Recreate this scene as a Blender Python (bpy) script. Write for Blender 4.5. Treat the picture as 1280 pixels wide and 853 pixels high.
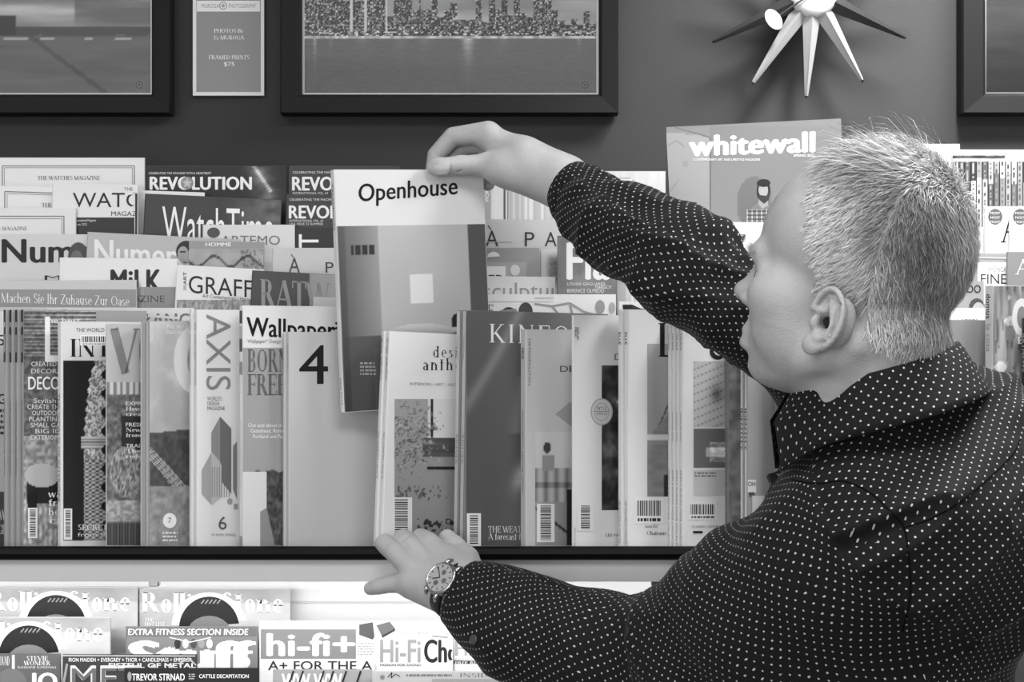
import bpy, math, random
import numpy as np
from mathutils import Vector, Matrix

for o in list(bpy.data.objects):
    bpy.data.objects.remove(o)
SC = bpy.context.scene
COL = SC.collection
CZ = 1.58            # camera height
FP = 1950.0          # focal length in pixels of the 1280 wide frame

# ------------------------------------------------------------------ camera
cam = bpy.data.cameras.new('camera')
cam.lens = FP * 36.0 / 1280.0
cam.sensor_width = 36.0
cam_o = bpy.data.objects.new('camera', cam)
COL.objects.link(cam_o)
cam_o.location = (0, 0, CZ)
cam_o.rotation_euler = (math.radians(90), 0, 0)
cam.clip_start = 0.05
SC.camera = cam_o

# ------------------------------------------------------------------ world and lights
world = bpy.data.worlds.new('world')
SC.world = world
world.use_nodes = True
bg = world.node_tree.nodes['Background']
bg.inputs[0].default_value = (1, 1, 1, 1)
bg.inputs[1].default_value = 0.30

def area(name, loc, rot, sx, sy, power):
    l = bpy.data.lights.new(name, 'AREA')
    l.shape = 'RECTANGLE'; l.size = sx; l.size_y = sy; l.energy = power
    o = bpy.data.objects.new(name, l); COL.objects.link(o)
    o.location = loc; o.rotation_euler = [math.radians(a) for a in rot]
    return o
area('ceiling_light_right', (1.15, 1.75, 2.74), (0, 0, 0), 0.6, 0.5, 34)
area('ceiling_light_near', (0.5, 0.6, 2.74), (0, 0, 0), 1.2, 0.6, 22)
area('ceiling_light_left', (-1.3, 0.3, 2.74), (0, 0, 0), 1.2, 0.6, 24)
area('front_fill_light', (-1.2, -2.2, 1.70), (88, 0, -14), 2.6, 1.4, 50)  # added fill from behind the camera to brighten the covers, no window there
sp = bpy.data.lights.new('wall_spot', 'SPOT'); sp.energy = 120; sp.spot_size = math.radians(74); sp.spot_blend = 1.0; sp.shadow_soft_size = 0.12
so_ = bpy.data.objects.new('wall_spot', sp); COL.objects.link(so_); so_.location = (0.62, 1.80, 2.70)
so_.rotation_euler = (Vector((0.58, 2.36, 1.95)) - Vector(so_.location)).to_track_quat('-Z', 'Y').to_euler()

SC.view_settings.view_transform = 'Standard'
SC.view_settings.look = 'None'
SC.view_settings.gamma = 1.0
SC.view_settings.use_curve_mapping = False
SC.view_settings.exposure = 0.0

# ------------------------------------------------------------------ small helpers
def lin(g):
    return g / 12.92 if g <= 0.04045 else ((g + 0.055) / 1.055) ** 2.4
def lina(g):
    g = np.asarray(g, float)
    return np.where(g <= 0.04045, g / 12.92, ((np.maximum(g, 0) + 0.055) / 1.055) ** 2.4)

def P(px, py, Y):
    return np.array([(px - 640.0) / FP * Y, Y, CZ + (426.5 - py) / FP * Y])

def mat(name, g, rough=0.6, metal=0.0, spec=0.5, bump=0.0, bscale=200.0, vary=0.0, vscale=6.0, attr=None, emit=0.0):
    m = bpy.data.materials.new(name); m.use_nodes = True
    nt = m.node_tree; b = nt.nodes['Principled BSDF']
    v = lin(g)
    b.inputs['Base Color'].default_value = (v, v, v, 1)
    b.inputs['Roughness'].default_value = rough
    b.inputs['Metallic'].default_value = metal
    b.inputs['Specular IOR Level'].default_value = spec
    src = None
    if attr:
        a = nt.nodes.new('ShaderNodeAttribute'); a.attribute_name = attr
        src = a.outputs['Color']
        nt.links.new(src, b.inputs['Base Color'])
    if vary > 0:
        tc = nt.nodes.new('ShaderNodeTexCoord')
        n = nt.nodes.new('ShaderNodeTexNoise'); n.inputs['Scale'].default_value = vscale; n.inputs['Detail'].default_value = 4
        nt.links.new(tc.outputs['Object'], n.inputs['Vector'])
        mr = nt.nodes.new('ShaderNodeMapRange')
        mr.inputs['To Min'].default_value = 1 - vary; mr.inputs['To Max'].default_value = 1 + vary
        nt.links.new(n.outputs['Fac'], mr.inputs['Value'])
        mx = nt.nodes.new('ShaderNodeVectorMath'); mx.operation = 'SCALE'
        if src is None:
            mx.inputs[0].default_value = (v, v, v)
        else:
            nt.links.new(src, mx.inputs[0])
        nt.links.new(mr.outputs['Result'], mx.inputs['Scale'])
        nt.links.new(mx.outputs['Vector'], b.inputs['Base Color'])
    if bump > 0:
        tc = nt.nodes.new('ShaderNodeTexCoord')
        n = nt.nodes.new('ShaderNodeTexNoise'); n.inputs['Scale'].default_value = bscale; n.inputs['Detail'].default_value = 3
        nt.links.new(tc.outputs['Object'], n.inputs['Vector'])
        bp = nt.nodes.new('ShaderNodeBump'); bp.inputs['Strength'].default_value = bump; bp.inputs['Distance'].default_value = 0.001
        nt.links.new(n.outputs['Fac'], bp.inputs['Height'])
        nt.links.new(bp.outputs['Normal'], b.inputs['Normal'])
    if emit > 0:
        b.inputs['Emission Color'].default_value = (1, 1, 1, 1)
        b.inputs['Emission Strength'].default_value = emit
    return m

def mesh(name, V, F, m=None, parent=None, smooth=False, cols=None):
    """V: list of points, F: list of index tuples, cols: grey per face"""
    me = bpy.data.meshes.new(name)
    me.from_pydata([tuple(map(float, v)) for v in V], [], [tuple(int(i) for i in f) for f in F])
    me.update()
    if smooth:
        me.polygons.foreach_set('use_smooth', [True] * len(me.polygons))
    if cols is not None:
        ca = me.color_attributes.new('Col', 'FLOAT_COLOR', 'CORNER')
        tot = np.empty(len(me.polygons), np.int32); me.polygons.foreach_get('loop_total', tot)
        g = lina(cols)
        if g.ndim == 1 and len(g) == len(me.polygons):
            g = np.repeat(g, tot)
        out = np.ones((len(g), 4), np.float32); out[:, :3] = g[:, None]
        ca.data.foreach_set('color', out.ravel())
    if m: me.materials.append(m)
    o = bpy.data.objects.new(name, me); COL.objects.link(o)
    if parent: o.parent = parent
    return o

def fast_mesh(name, V, Q, m=None, parent=None, n=4):
    V = np.asarray(V, np.float32); Q = np.asarray(Q, np.int32)
    me = bpy.data.meshes.new(name)
    me.vertices.add(len(V)); me.vertices.foreach_set('co', V.ravel())
    me.loops.add(len(Q) * n); me.loops.foreach_set('vertex_index', Q.ravel())
    me.polygons.add(len(Q))
    me.polygons.foreach_set('loop_start', np.arange(0, len(Q) * n, n, dtype=np.int32))
    me.polygons.foreach_set('loop_total', np.full(len(Q), n, np.int32))
    me.polygons.foreach_set('use_smooth', np.ones(len(Q), bool))
    me.update(calc_edges=True); me.validate()
    if m: me.materials.append(m)
    o = bpy.data.objects.new(name, me); COL.objects.link(o)
    if parent: o.parent = parent
    return o

class MB:
    """collects boxes, tubes and lathes of one part"""
    def __init__(s): s.V = []; s.F = []
    def add(s, V, F):
        n = len(s.V); s.V += [tuple(map(float, v)) for v in V]; s.F += [tuple(int(i) + n for i in f) for f in F]; return s
    def box(s, a, b, bev=0.0):
        (x0, y0, z0), (x1, y1, z1) = a, b
        if bev <= 0:
            V = [(x, y, z) for x in (x0, x1) for y in (y0, y1) for z in (z0, z1)]
            F = [(0, 1, 3, 2), (4, 6, 7, 5), (0, 4, 5, 1), (2, 3, 7, 6), (0, 2, 6, 4), (1, 5, 7, 3)]
            return s.add(V, F)
        c = ((x0 + x1) / 2, (y0 + y1) / 2, (z0 + z1) / 2); h = ((x1 - x0) / 2, (y1 - y0) / 2, (z1 - z0) / 2)
        V = []; idx = {}
        for sx in (-1, 1):
            for sy in (-1, 1):
                for sz in (-1, 1):
                    for k in range(3):
                        p = [sx * h[0], sy * h[1], sz * h[2]]
                        for j, sg in enumerate((sx, sy, sz)):
                            if j != k: p[j] -= sg * bev
                        idx[(sx, sy, sz, k)] = len(V); V.append([c[i] + p[i] for i in range(3)])
        F = []
        for k in range(3):
            a1, a2 = [i for i in range(3) if i != k]
            for sg in (-1, 1):
                q = []
                for u, w in ((-1, -1), (1, -1), (1, 1), (-1, 1)):
                    t = [0, 0, 0]; t[k] = sg; t[a1] = u; t[a2] = w; q.append(idx[(*t, k)])
                F.append(q)
            for u in (-1, 1):
                for w in (-1, 1):
                    t0 = [0, 0, 0]; t0[k] = -1; t0[a1] = u; t0[a2] = w; t1 = list(t0); t1[k] = 1
                    F.append([idx[(*t0, a1)], idx[(*t1, a1)], idx[(*t1, a2)], idx[(*t0, a2)]])
        for sx in (-1, 1):
            for sy in (-1, 1):
                for sz in (-1, 1):
                    F.append([idx[(sx, sy, sz, k)] for k in range(3)])
        return s.add(V, F)
    def tube(s, pts, r, n=10, cap=True):
        pts = [Vector(p) for p in pts]
        if not hasattr(r, '__len__'): r = [r] * len(pts)
        up = None; rings = []
        for i, p in enumerate(pts):
            t = (pts[min(i + 1, len(pts) - 1)] - pts[max(i - 1, 0)]).normalized()
            if up is None:
                up = Vector((0, 0, 1)) if abs(t.z) < 0.9 else Vector((1, 0, 0))
            a = t.cross(up).normalized(); up = a.cross(t).normalized()
            rings.append([p + (a * math.cos(2 * math.pi * k / n) + up * math.sin(2 * math.pi * k / n)) * r[i] for k in range(n)])
        V = [v for rg in rings for v in rg]; F = []
        for i in range(len(pts) - 1):
            for k in range(n):
                F.append((i * n + k, i * n + (k + 1) % n, (i + 1) * n + (k + 1) % n, (i + 1) * n + k))
        if cap:
            F.append(tuple(range(n))[::-1]); F.append(tuple(range((len(pts) - 1) * n, len(pts) * n)))
        return s.add(V, F)
    def lathe(s, prof, M=None, n=32):
        """profile of (r, z) turned about z"""
        V = []; F = []
        for r, z in prof:
            for k in range(n):
                a = 2 * math.pi * k / n; p = Vector((r * math.cos(a), r * math.sin(a), z))
                V.append(M @ p if M else p)
        for i in range(len(prof) - 1):
            for k in range(n):
                F.append((i * n + k, i * n + (k + 1) % n, (i + 1) * n + (k + 1) % n, (i + 1) * n + k))
        F.append(tuple(range(n))[::-1]); F.append(tuple(range((len(prof) - 1) * n, len(prof) * n)))
        return s.add(V, F)
    def build(s, name, m, parent=None, smooth=False):
        import bmesh
        o = mesh(name, s.V, s.F, m, parent, smooth)
        bm = bmesh.new(); bm.from_mesh(o.data); bmesh.ops.recalc_face_normals(bm, faces=bm.faces); bm.to_mesh(o.data); bm.free()
        return o

def tag(o, label=None, cat=None, group=None, kind=None):
    if label: o['label'] = label
    if cat: o['category'] = cat
    if group: o['group'] = group
    if kind: o['kind'] = kind
    return o

def empty(name, label=None, cat=None, group=None, loc=(0, 0, 0), M=None):
    o = bpy.data.objects.new(name, None); COL.objects.link(o); o.empty_display_size = 0.05
    if M is not None: o.matrix_world = M
    else: o.location = loc
    return tag(o, label, cat, group)

# value noise, any number of dimensions up to 3
_rs = np.random.RandomState(7)
_PT = _rs.permutation(4096)
_RV = _rs.rand(4096)
def vnoise(x, y, z=None):
    x = np.asarray(x, float); y = np.asarray(y, float)
    x, y = np.broadcast_arrays(x, y)
    z = np.zeros_like(x) if z is None else np.broadcast_to(np.asarray(z, float), x.shape)
    xi = np.floor(x).astype(int); yi = np.floor(y).astype(int); zi = np.floor(z).astype(int)
    fx = x - xi; fy = y - yi; fz = z - zi
    fx = fx * fx * (3 - 2 * fx); fy = fy * fy * (3 - 2 * fy); fz = fz * fz * (3 - 2 * fz)
    def h(a, b, c): return _RV[_PT[(_PT[(_PT[a & 4095] + b) & 4095] + c) & 4095]]
    r = 0
    for dx in (0, 1):
        wx = fx if dx else 1 - fx
        for dy in (0, 1):
            wy = fy if dy else 1 - fy
            for dz in (0, 1):
                wz = fz if dz else 1 - fz
                r = r + wx * wy * wz * h(xi + dx, yi + dy, zi + dz)
    return r
def fbm(x, y, z=None, o=4):
    r = 0; a = 0.5; f = 1.0; t = 0
    for i in range(o):
        r = r + a * vnoise(np.asarray(x) * f + i * 17.3, np.asarray(y) * f + i * 9.1, None if z is None else np.asarray(z) * f)
        t += a; a *= 0.5; f *= 2.03
    return r / t
# ------------------------------------------------------------------ materials
PRINT = mat('printed_ink', 0.5, rough=0.45, spec=0.3, attr='Col')
PAPER = mat('page_paper', 0.80, rough=0.9, vary=0.08, vscale=900)
_covers = {}
def cover_mat(g, rough=0.42):
    k = (round(g, 2), rough)
    if k not in _covers:
        _covers[k] = mat('cover_stock', k[0], rough=rough, spec=0.35, vary=0.02, vscale=40)
    return _covers[k]

# ------------------------------------------------------------------ letters
_tc = {}
def sans(txt, bold=0.0):
    """triangles of a line of sans lettering in a 0..1 box (cap height 1 for the first capital)"""
    k = (txt, bold)
    if k in _tc: return _tc[k]
    cu = bpy.data.curves.new('t', 'FONT'); cu.body = txt; cu.size = 1.0; cu.resolution_u = 4; cu.space_character = 1 + bold * .35
    ob = bpy.data.objects.new('t', cu); COL.objects.link(ob)
    me = bpy.data.meshes.new_from_object(ob.evaluated_get(bpy.context.evaluated_depsgraph_get()))
    V = [(v.co.x, v.co.y) for v in me.vertices]; F = [tuple(p.vertices) for p in me.polygons]
    bpy.data.objects.remove(ob); bpy.data.curves.remove(cu); bpy.data.meshes.remove(me)
    if not V: V = [(0, 0), (1, 0), (1, 1)]; F = [(0, 1, 2)]
    if bold:   # heavier weights: the same outline laid again, a little to each side
        V0, F0 = V, F; V = []; F = []; n_ = len(V0); b = bold * .42
        for k_, (dx, dy) in enumerate([(-b, 0), (b, 0), (0, b * .4), (0, -b * .4)] + ([(-b / 2, 0), (b / 2, 0)] if bold > .05 else [])):
            V += [(x + dx, y * (1 - .5 * b) + dy) for x, y in V0]; F += [tuple(i + n_ * k_ for i in f) for f in F0]
    x0 = min(v[0] for v in V); x1 = max(v[0] for v in V)
    _tc[k] = ([((x - x0) / (x1 - x0), y / 0.73) for x, y in V], F)
    return _tc[k]

# serif capitals and lower case, drawn stroke by stroke (x, y in cap heights)
T_, N_ = 0.15, 0.05
SER = {
 'A': (0.78, 'l .06 0 .40 1 n;l .40 1 .72 0 t;h .18 .58 .34;f .06 0;f .72 0'),
 'B': (0.66, 's .16 0 1;o .34 .76 .22 .24 -90 90;o .34 .27 .26 .27 -90 90;h .16 .36 .98;h .16 .36 .52;h .16 .36 .02'),
 'C': (0.76, 'o .42 .5 .36 .5 40 320;v .70 .68 .92'),
 'D': (0.78, 's .16 0 1;o .34 .5 .38 .5 -90 90;h .16 .36 .98;h .16 .36 .02'),
 'E': (0.62, 's .16 0 1;h .16 .56 .98;h .16 .48 .52;h .16 .58 .02;v .56 .80 .98;v .58 .02 .22;v .48 .42 .62'),
 'F': (0.60, 's .16 0 1;h .16 .56 .98;h .16 .48 .52;v .56 .80 .98;v .48 .42 .62'),
 'G': (0.80, 'o .42 .5 .36 .5 40 330;s .68 0.05 .42;v .70 .68 .92'),
 'H': (0.84, 's .16 0 1;s .68 0 1;h .16 .68 .52'),
 'I': (0.34, 's .17 0 1'),
 'K': (0.78, 's .16 0 1;l .22 .42 .62 1 n;l .32 .54 .68 0 t;f .62 1;f .68 0'),
 'L': (0.60, 's .16 0 1;h .16 .56 .02;v .56 .02 .24'),
 'M': (1.0, 'n .14 0 1;l .14 1 .5 0 t;l .5 0 .84 1 n;s .84 0 1'),
 'N': (0.84, 'n .14 0 1;l .14 1 .70 0 t;n .70 0 1'),
 'O': (0.84, 'o .42 .5 .36 .5 0 360'),
 'P': (0.62, 's .16 0 1;o .34 .73 .24 .27 -90 90;h .16 .36 .98;h .16 .36 .47'),
 'R': (0.74, 's .16 0 1;o .34 .75 .22 .25 -90 90;h .16 .36 .98;h .16 .36 .51;l .38 .5 .64 0 t;f .64 0'),
 'S': (0.56, 'o .29 .75 .2 .25 30 270;o .29 .26 .22 .26 -150 90'),
 'T': (0.72, 's .36 0 1;h .04 .68 .98;v .05 .76 .98;v .67 .76 .98'),
 'U': (0.84, 's .16 .3 1;n .68 .3 1;o .42 .34 .26 .34 180 360'),
 'V': (0.78, 'l .08 1 .40 0 t;l .40 0 .70 1 n;f .08 1;f .70 1'),
 'W': (1.1, 'l .06 1 .34 0 t;l .34 0 .56 .9 n;l .56 1 .80 0 t;l .80 0 1.04 1 n;f .06 1;f 1.04 1'),
 'Z': (0.66, 'h .06 .58 .98;l .56 .98 .08 .02 t;h .06 .6 .02'),
 'a': (0.50, 'o .22 .17 .17 .19 30 330;s .38 0 .5;o .22 .5 .16 .15 0 160'),
 'c': (0.46, 'o .26 .33 .2 .34 40 320'),
 'd': (0.56, 'o .24 .33 .2 .34 40 320;s .42 0 1'),
 'e': (0.50, 'o .26 .33 .21 .34 0 310;h .08 .44 .36'),
 'f': (0.36, 's .16 0 .8;o .28 .8 .13 .2 60 180;h .04 .32 .62'),
 'g': (0.50, 'o .22 .4 .17 .25 0 360;o .24 -.1 .2 .16 0 360;l .3 .6 .44 .66 n'),
 'h': (0.58, 's .12 0 1;s .44 0 .45;o .28 .44 .17 .22 0 180'),
 'i': (0.26, 's .13 0 .65;d .13 .86'),
 'l': (0.26, 's .13 0 1'),
 'm': (0.86, 's .12 0 .65;s .42 0 .45;s .72 0 .45;o .27 .44 .16 .22 0 180;o .57 .44 .16 .22 0 180'),
 'n': (0.58, 's .12 0 .65;s .44 0 .45;o .28 .44 .17 .22 0 180'),
 'o': (0.52, 'o .26 .33 .2 .34 0 360'),
 'p': (0.56, 's .12 -.35 .65;o .3 .33 .2 .34 -150 150'),
 'r': (0.42, 's .12 0 .65;o .28 .46 .14 .18 40 180'),
 's': (0.42, 'o .2 .49 .14 .17 30 270;o .2 .17 .16 .17 -150 90'),
 't': (0.36, 's .16 0 .9;h .04 .32 .62'),
 'u': (0.58, 's .12 .2 .65;s .44 0 .65;o .28 .22 .17 .22 180 360'),
 'w': (0.80, 'l .06 .66 .24 0 t;l .24 0 .4 .6 n;l .4 .66 .56 0 t;l .56 0 .74 .66 n'),
 ' ': (0.30, ''),
}
def serif(txt, track=0.0, wt=1.0):
    k = ('S', txt, track, wt)
    if k in _tc: return _tc[k]
    V = []; F = []; x = 0
    T = T_ * wt; N = N_ * (0.5 + 0.5 * wt)
    def quad(a, b, c, d):
        n = len(V); V.extend([a, b, c, d]); F.append((n, n + 1, n + 2, n + 3))
    def seg(x0, y0, x1, y1, w):
        L = math.hypot(x1 - x0, y1 - y0) or 1; nx = -(y1 - y0) / L * w / 2; ny = (x1 - x0) / L * w / 2
        quad((x0 + nx, y0 + ny), (x0 - nx, y0 - ny), (x1 - nx, y1 - ny), (x1 + nx, y1 + ny))
    for ch in txt:
        w, ops = SER.get(ch, SER.get(ch.upper(), (0.4, 's .2 0 .65')))
        for op in ops.split(';'):
            if not op: continue
            q = op.split(); a = [float(v) if v not in 'tn' else v for v in q[1:]]
            c = q[0]
            if c in 'sn':
                ww = T if c == 's' else N
                seg(x + a[0], a[1], x + a[0], a[2], ww)
                for yy, sg in ((a[1], 1), (a[2], -1)):
                    seg(x + a[0] - ww / 2 - .06, yy + sg * .015, x + a[0] + ww / 2 + .06, yy + sg * .015, .035)
            elif c == 'l': seg(x + a[0], a[1], x + a[2], a[3], T if a[4] == 't' else N)
            elif c == 'h': seg(x + a[0], a[2], x + a[1], a[2], N)
            elif c == 'v': seg(x + a[0], a[1], x + a[0], a[2], N)
            elif c == 'f': seg(x + a[0] - .1, a[1] + (.015 if a[1] < .5 else -.015), x + a[0] + .1, a[1] + (.015 if a[1] < .5 else -.015), .035)
            elif c == 'd': seg(x + a[0] - .06, a[1], x + a[0] + .06, a[1], .12)
            elif c == 'o':
                cx, cy, rx, ry, a0, a1 = a; m = max(4, int(abs(a1 - a0) / 24)); pr = None
                for i in range(m + 1):
                    t = math.radians(a0 + (a1 - a0) * i / m); ww = N + (T - N) * abs(math.cos(t)) ** 1.5
                    o_ = (x + cx + rx * math.cos(t), cy + ry * math.sin(t)); i_ = (x + cx + max(rx - ww, .01) * math.cos(t), cy + max(ry - N - .0, .01) * math.sin(t))
                    if pr: quad(pr[0], pr[1], i_, o_)
                    pr = (o_, i_)
        x += w + track
    x -= track
    _tc[k] = ([(vx / x, vy) for vx, vy in V], F)
    return _tc[k]

# ------------------------------------------------------------------ a flat printed sheet: front face in the local x-z plane, facing -y
class Sheet:
    def __init__(s, root, M, W, H, y0=0.0):
        s.root = root; s.M = M; s.Mi = M.inverted(); s.W = W; s.H = H; s.y0 = y0; s.layer = 0; s.parts = {}; s.loc = None
        s.cam = s.Mi @ Vector((0, 0, CZ))
    def uv(s, px, py):
        p = s.Mi @ Vector(P(px, py, 2.0)); d = p - s.cam
        t = (s.y0 - s.cam.y) / d.y; q = s.cam + d * t
        return q.x, q.z
    def clamp(s, u, v, e=0.0004): return min(max(u, e), s.W - e), min(max(v, e), s.H - e)
    def put(s, part, V, F, g, clampit=True):
        s.layer += 1
        y = s.y0 - 0.00022 - 0.00003 * s.layer
        ent = s.parts.setdefault(part, ([], [], []))
        n = len(ent[0])
        if clampit: V = [s.clamp(*v) for v in V]
        for f in F:
            us = [V[i] for i in f]
            ar = sum(us[i][0] * us[(i + 1) % len(us)][1] - us[(i + 1) % len(us)][0] * us[i][1] for i in range(len(us)))
            if abs(ar) < 1e-10: continue
            idx = [i + n for i in f]
            if ar < 0: idx = idx[::-1]
            ent[1].append(idx); ent[2].append([g] * len(f) if not hasattr(g, '__len__') else [g[i] for i in (f if ar > 0 else f[::-1])])
        ent[0].extend([(u, y, v) for u, v in V])
        return s
    def quad(s, x0, y0, x1, y1):
        """frame rectangle -> local bilinear corner map"""
        c = [s.uv(x0, y0), s.uv(x1, y0), s.uv(x1, y1), s.uv(x0, y1)]
        return lambda a, b: tuple((c[0][i] * (1 - a) + c[1][i] * a) * (1 - b) + (c[3][i] * (1 - a) + c[2][i] * a) * b for i in (0, 1))
    def own(s, part):
        if part in ('barcode', 'portrait', 'stamp', 'seal', 'emblem', 'spine_band', 'spine_photo'): return part
        s.nid = getattr(s, 'nid', 0) + 1; return part + '#%d' % s.nid
    def rect(s, x0, y0, x1, y1, g, part='printed_panel'):
        part = s.own(part)
        q = s.quad(x0, y0, x1, y1)
        return s.put(part, [q(0, 0), q(1, 0), q(1, 1), q(0, 1)], [(0, 1, 2, 3)], g)
    def poly(s, pts, g, part='printed_shape'):
        part = s.own(part)
        return s.put(part, [s.uv(*p) for p in pts], [tuple(range(len(pts)))], g)
    def disc(s, cx, cy, rx, ry, g, part='printed_disc', n=20, a0=0, a1=360):
        return s.poly([(cx + rx * math.cos(math.radians(a0 + (a1 - a0) * k / n)), cy + ry * math.sin(math.radians(a0 + (a1 - a0) * k / n))) for k in range(n)], g, part)
    def line(s, pts, w, g, part='printed_line'):
        part = s.own(part)
        V = []; F = []
        for (xa, ya), (xb, yb) in zip(pts[:-1], pts[1:]):
            L = math.hypot(xb - xa, yb - ya) or 1; nx = -(yb - ya) / L * w / 2; ny = (xb - xa) / L * w / 2
            n = len(V); V += [s.uv(xa + nx, ya + ny), s.uv(xa - nx, ya - ny), s.uv(xb - nx, yb - ny), s.uv(xb + nx, yb + ny)]; F.append((n, n + 1, n + 2, n + 3))
        return s.put(part, V, F, g)
    def text(s, txt, x0, base, x1, cap, g, ser=False, bold=0.0, part='title', slope=0.0, track=0.0, wt=1.0, rot=0, skew=0.0):
        """x0..x1 width, base = baseline, cap = top of capitals (pixels of the photograph); rot 1: reads downward, -1: upward (then x0..x1 is the column, base..cap the run)"""
        part = s.own(part)
        V, F = serif(txt, track, wt) if ser else sans(txt, bold)
        out = []
        for a, b in V:
            if rot == 0: out.append(s.uv(x0 + (a + skew * b) * (x1 - x0), base + slope * a * (x1 - x0) + (cap - base) * b))
            elif rot == 1: out.append(s.uv(x0 + (x1 - x0) * b, base + (cap - base) * a))
            else: out.append(s.uv(x1 + (x0 - x1) * b, base + (cap - base) * a))
        F = [f for f in F if all(0 < out[i][0] < s.W and 0 < out[i][1] < s.H for i in f)]
        m = 1 if ser or not bold else (6 if bold > .05 else 4); n = len(out) // m
        for k in range(m):
            Fk = [tuple(i - k * n for i in f) for f in F if k * n <= f[0] < (k + 1) * n]
            s.put(part, out[k * n:(k + 1) * n], Fk, g, False)
        return s
    def lines(s, x0, y0, x1, y1, n, g, part='small_print', seed=1):
        """rows of very small print as broken strokes"""
        part = s.own(part)
        r = random.Random(seed); V = []; F = []; h = (y1 - y0) / n
        for k in range(n):
            x = x0; ym = y0 + (k + .5) * h
            while x < x1 - 1:
                w = r.uniform(1.5, 5); xe = min(x + w, x1)
                m = len(V); V += [s.uv(x, ym - h * .25), s.uv(xe, ym - h * .25), s.uv(xe, ym + h * .25), s.uv(x, ym + h * .25)]; F.append((m, m + 1, m + 2, m + 3)); x = xe + r.uniform(.6, 1.6)
        return s.put(part, V, F, g)
    def pic(s, x0, y0, x1, y1, nx, ny, fn, part='cover_photo'):
        """fn(a, b) -> display grey, a rightward 0..1, b downward 0..1"""
        q = s.quad(x0, y0, x1, y1)
        A, B = np.meshgrid(np.linspace(0, 1, nx + 1), np.linspace(0, 1, ny + 1))
        G = np.clip(fn(A, B), 0.02, 0.98).ravel()
        V = [q(a, b) for a, b in zip(A.ravel(), B.ravel())]
        V = [s.clamp(*v) for v in V]
        F = []; w = nx + 1
        for j in range(ny):
            for i in range(nx):
                a = j * w + i; f = (a, a + 1, a + w + 1, a + w)
                if abs(V[f[0]][0] - V[f[1]][0]) > 1e-6 and abs(V[f[0]][1] - V[f[3]][1]) > 1e-6: F.append(f)
        return s.put(part, V, F, G, False)
    def barcode(s, x0, y0, x1, y1, vertical=False, bgc=0.93, seed=3):
        r = random.Random(seed)
        s.rect(x0, y0, x1, y1, bgc, 'barcode')
        if vertical:   # bars run across, code reads up the page
            y = y0 + 2; xa = x0 + (x1 - x0) * .2; xb = x1 - (x1 - x0) * .2
            while y < y1 - 3:
                w = r.choice((.7, 1.1, 1.6)); s.rect(xa, y, xb, min(y + w, y1 - 2), .12, 'barcode'); y += w + r.choice((.8, 1.2))
                s.layer -= 1
        else:
            x = x0 + 2; ya = y0 + (y1 - y0) * .12; yb = y1 - (y1 - y0) * .3
            while x < x1 - 3:
                w = r.choice((.7, 1.1, 1.6)); s.rect(x, ya, min(x + w, x1 - 2), yb, .12, 'barcode'); x += w + r.choice((.8, 1.2))
                s.layer -= 1
            s.lines(x0 + 3, yb + 1, x1 - 3, y1 - 1, 1, .2, 'barcode', seed)
        s.layer += 1
        return s
    def done(s, m=None):
        out = []
        for nm, (V, F, G) in s.parts.items():
            if not F: continue
            used = sorted({i for f in F for i in f}); mp = {i: k for k, i in enumerate(used)}
            o = mesh(nm.split('#')[0], [V[i] for i in used], [[mp[i] for i in f] for f in F], m or PRINT, s.root, False, np.array([g for f in G for g in f]))
            if s.loc is not None: o.matrix_local = s.loc
            out.append(o)
        s.parts = {}
        return out

# ------------------------------------------------------------------ a magazine
def cover_geo(W, H, T, e=0.0006, r=0.0016):
    """folded cover: front sheet, rounded spine at the left, back sheet; local x 0..W, y 0..T (front at 0), z 0..H"""
    outer = [(W, 0), (r, 0), (r * .3, r * .3), (0, r), (0, T - r), (r * .3, T - r * .3), (r, T), (W, T)]
    inner = [(W, e), (r + .0004, e), (e * 1.2, e * 1.2), (e, r + .0004), (e, T - r - .0004), (e * 1.2, T - e * 1.2), (r + .0004, T - e), (W, T - e)]
    n = 8; V = []
    for z in (0, H):
        V += [(x, y, z) for x, y in outer] + [(x, y, z) for x, y in inner]
    F = []
    for i in range(n - 1):
        F.append((i, i + 16, i + 17, i + 1)); F.append((i + 8, i + 9, i + 25, i + 24))
        F.append((i, i + 1, i + 9, i + 8)); F.append((i + 16, i + 24, i + 25, i + 17))
    F.append((0, 8, 24, 16)); F.append((7, 23, 31, 15))
    return V, F

MAGS = []
def magazine(label, x0, ytop, Y, zb, W, H=None, T=0.007, yaw=0.0, roll=0.0, g=0.85, group=None, rough=0.42, kind='magazine', lean=0.0):
    """front cover's left edge is seen at x0, its top left corner at ytop, at depth Y; zb is the shelf it stands on"""
    top = P(x0, ytop, Y)
    if roll < 0: zb = zb + W * math.sin(math.radians(-roll))
    if H is None: H = (top[2] - zb) / math.cos(math.radians(roll))
    ry = math.radians(roll)
    R = Matrix.Rotation(math.radians(yaw), 4, 'Z') @ Matrix.Rotation(-ry, 4, 'Y') @ Matrix.Rotation(-math.radians(lean), 4, 'X')
    tl = R @ Vector((0, 0, H))
    M = Matrix.Translation(Vector(top) - tl) @ R
    root = empty(kind, label, 'magazine', group, M=M)
    V, F = cover_geo(W, H, T)
    c = MB().add(V, F).build('cover', cover_mat(g, rough), root)
    if T > 0.003:
        MB().box((0.0007, 0.0007, 0.001), (W - 0.0012, T - 0.0007, H - 0.001)).build('pages', PAPER, root)
    s = Sheet(root, M, W, H); s.T = T; s.g = g
    MAGS.append(s)
    return s

def spine_sheet(s):
    """sheet on the spine of a magazine: local x runs from back to front"""
    L = Matrix.Translation((0, s.T, 0)) @ Matrix.Rotation(math.radians(-90), 4, 'Z')
    t = Sheet(s.root, s.M @ L, s.T, s.H); t.loc = L
    return t
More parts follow.
